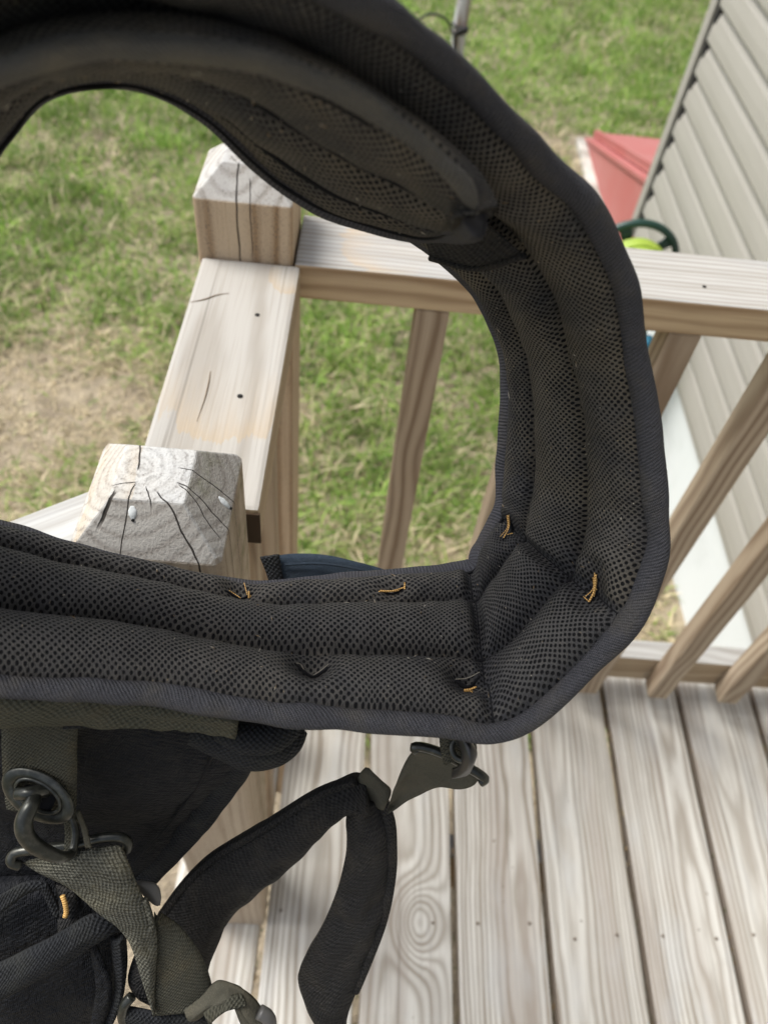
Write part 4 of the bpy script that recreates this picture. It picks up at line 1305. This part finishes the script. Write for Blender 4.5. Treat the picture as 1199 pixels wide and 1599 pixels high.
ribbon('knotted_end', [(362, 1562, .443), (372, 1590, .447), (392, 1625, .452)], [(384, 1566, .443), (402, 1588, .447), (416, 1625, .452)], .004, M['suede'], ks, n=30, bow=.002, rough=.0012)
tube('cord_tip', [at(*p) for p in ((405, 1580, .441), (418, 1588, .442), (422, 1606, .446))], .004, M['plastic'], ks, n=14, k=10)
tube('side_buckle', [at(*p) for p in ((206, 1556, .446), (196, 1568, .446), (192, 1584, .448), (196, 1602, .452))], .003, M['metal'], ks, n=24, k=10)

# ------------------------------------------------------------------ black strap loop
bl = empty('shoulder_strap', tuple(at(560, 1300, .46)))
tag(bl, 'black padded strap looped below the belt, clipped on by a suede tab', 'strap')
ribbon('upper_arm', [(572, 1214, .444), (548, 1213, .446), (500, 1232, .454), (420, 1280, .466), (340, 1326, .478), (316, 1346, .482), (285, 1378, .488), (250, 1424, .496), (225, 1470, .502)],
       [(588, 1268, .454), (548, 1268, .456), (520, 1286, .462), (470, 1338, .476), (385, 1408, .490), (356, 1438, .494), (346, 1462, .498), (328, 1506, .504), (316, 1560, .51)], .011, M['strap'], bl, n=90, m=13, bow=.006, rough=.0020)
ribbon('lower_arm', [(548, 1240, .452), (541, 1276, .458), (544, 1310, .466), (530, 1378, .478), (508, 1436, .488), (478, 1490, .496), (467, 1520, .500), (476, 1560, .506), (508, 1612, .514), (540, 1660, .52)],
       [(592, 1246, .448), (605, 1272, .452), (613, 1320, .460), (613, 1366, .470), (600, 1436, .482), (574, 1506, .492), (556, 1548, .498), (544, 1580, .506), (542, 1620, .514), (560, 1665, .52)], .012, M['strap'], bl, n=90, m=13, bow=.006, rough=.0022)
tube('lower_binding', [at(*p) for p in ((598, 1250, .446), (608, 1282, .449), (611, 1320, .4565), (610, 1366, .4665), (597, 1436, .478), (571, 1506, .488), (554, 1546, .495))], .0034, M['strap'], bl, n=60, k=10)
tube('upper_binding', [at(*p) for p in ((556, 1217, .441), (500, 1238, .450), (420, 1287, .462), (342, 1333, .474), (318, 1352, .478), (288, 1384, .484), (254, 1430, .492))], .0034, M['strap'], bl, n=60, k=10)
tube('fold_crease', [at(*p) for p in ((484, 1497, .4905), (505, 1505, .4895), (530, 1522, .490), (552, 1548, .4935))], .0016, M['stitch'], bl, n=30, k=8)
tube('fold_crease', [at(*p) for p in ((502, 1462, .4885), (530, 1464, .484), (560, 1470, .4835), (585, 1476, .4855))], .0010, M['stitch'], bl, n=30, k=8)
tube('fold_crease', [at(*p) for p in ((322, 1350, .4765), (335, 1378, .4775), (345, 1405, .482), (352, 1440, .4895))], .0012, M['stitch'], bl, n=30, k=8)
ribbon('suede_tab', [(648, 1170, .392), (634, 1188, .402), (618, 1224, .416), (604, 1266, .436)], [(750, 1214, .390), (735, 1229, .396), (680, 1229, .412), (606, 1270, .437)], .003, M['suede'], bl, n=50, m=14, bow=-.004, rough=.0010)
ribbon('fold_tip', [(570, 1199, .434), (562, 1208, .438), (558, 1220, .444), (572, 1244, .450)], [(574, 1201, .433), (596, 1222, .434), (610, 1236, .436), (600, 1264, .444)], .003, M['suede'], bl, n=24)
tube('tack_stitch', [at(*p) for p in ((549, 1224, .4435), (560, 1232, .444), (570, 1242, .4455))], .0012, M['thread'], bl, n=12, k=6)
tube('slide_bar', [at(*p) for p in ((650, 1172, .390), (646, 1167, .389), (656, 1166, .389), (690, 1176, .388), (730, 1198, .387), (750, 1210, .387), (757, 1217, .388), (750, 1222, .389))], .0024, M['metal'], bl, n=50, k=10)
ribbon('hanger', [(686, 1128, .366), (686, 1160, .374), (692, 1192, .382)], [(748, 1128, .366), (742, 1160, .374), (736, 1180, .380)], .003, M['olivedark'], bl, n=30, rough=.001)
tube('ring', ring_pts(at(722, 1168, .372), RT * .0052, UP * .0055 + FW * .001), .0016, M['metal'], bl, n=36, k=10, closed=True)
ribbon('loop', [(712, 1156, .370), (720, 1176, .367), (716, 1196, .374), (706, 1200, .382)], [(734, 1152, .370), (745, 1176, .367), (734, 1196, .376), (712, 1206, .384)], .0025, M['gloss'], bl, n=30, bow=.003)
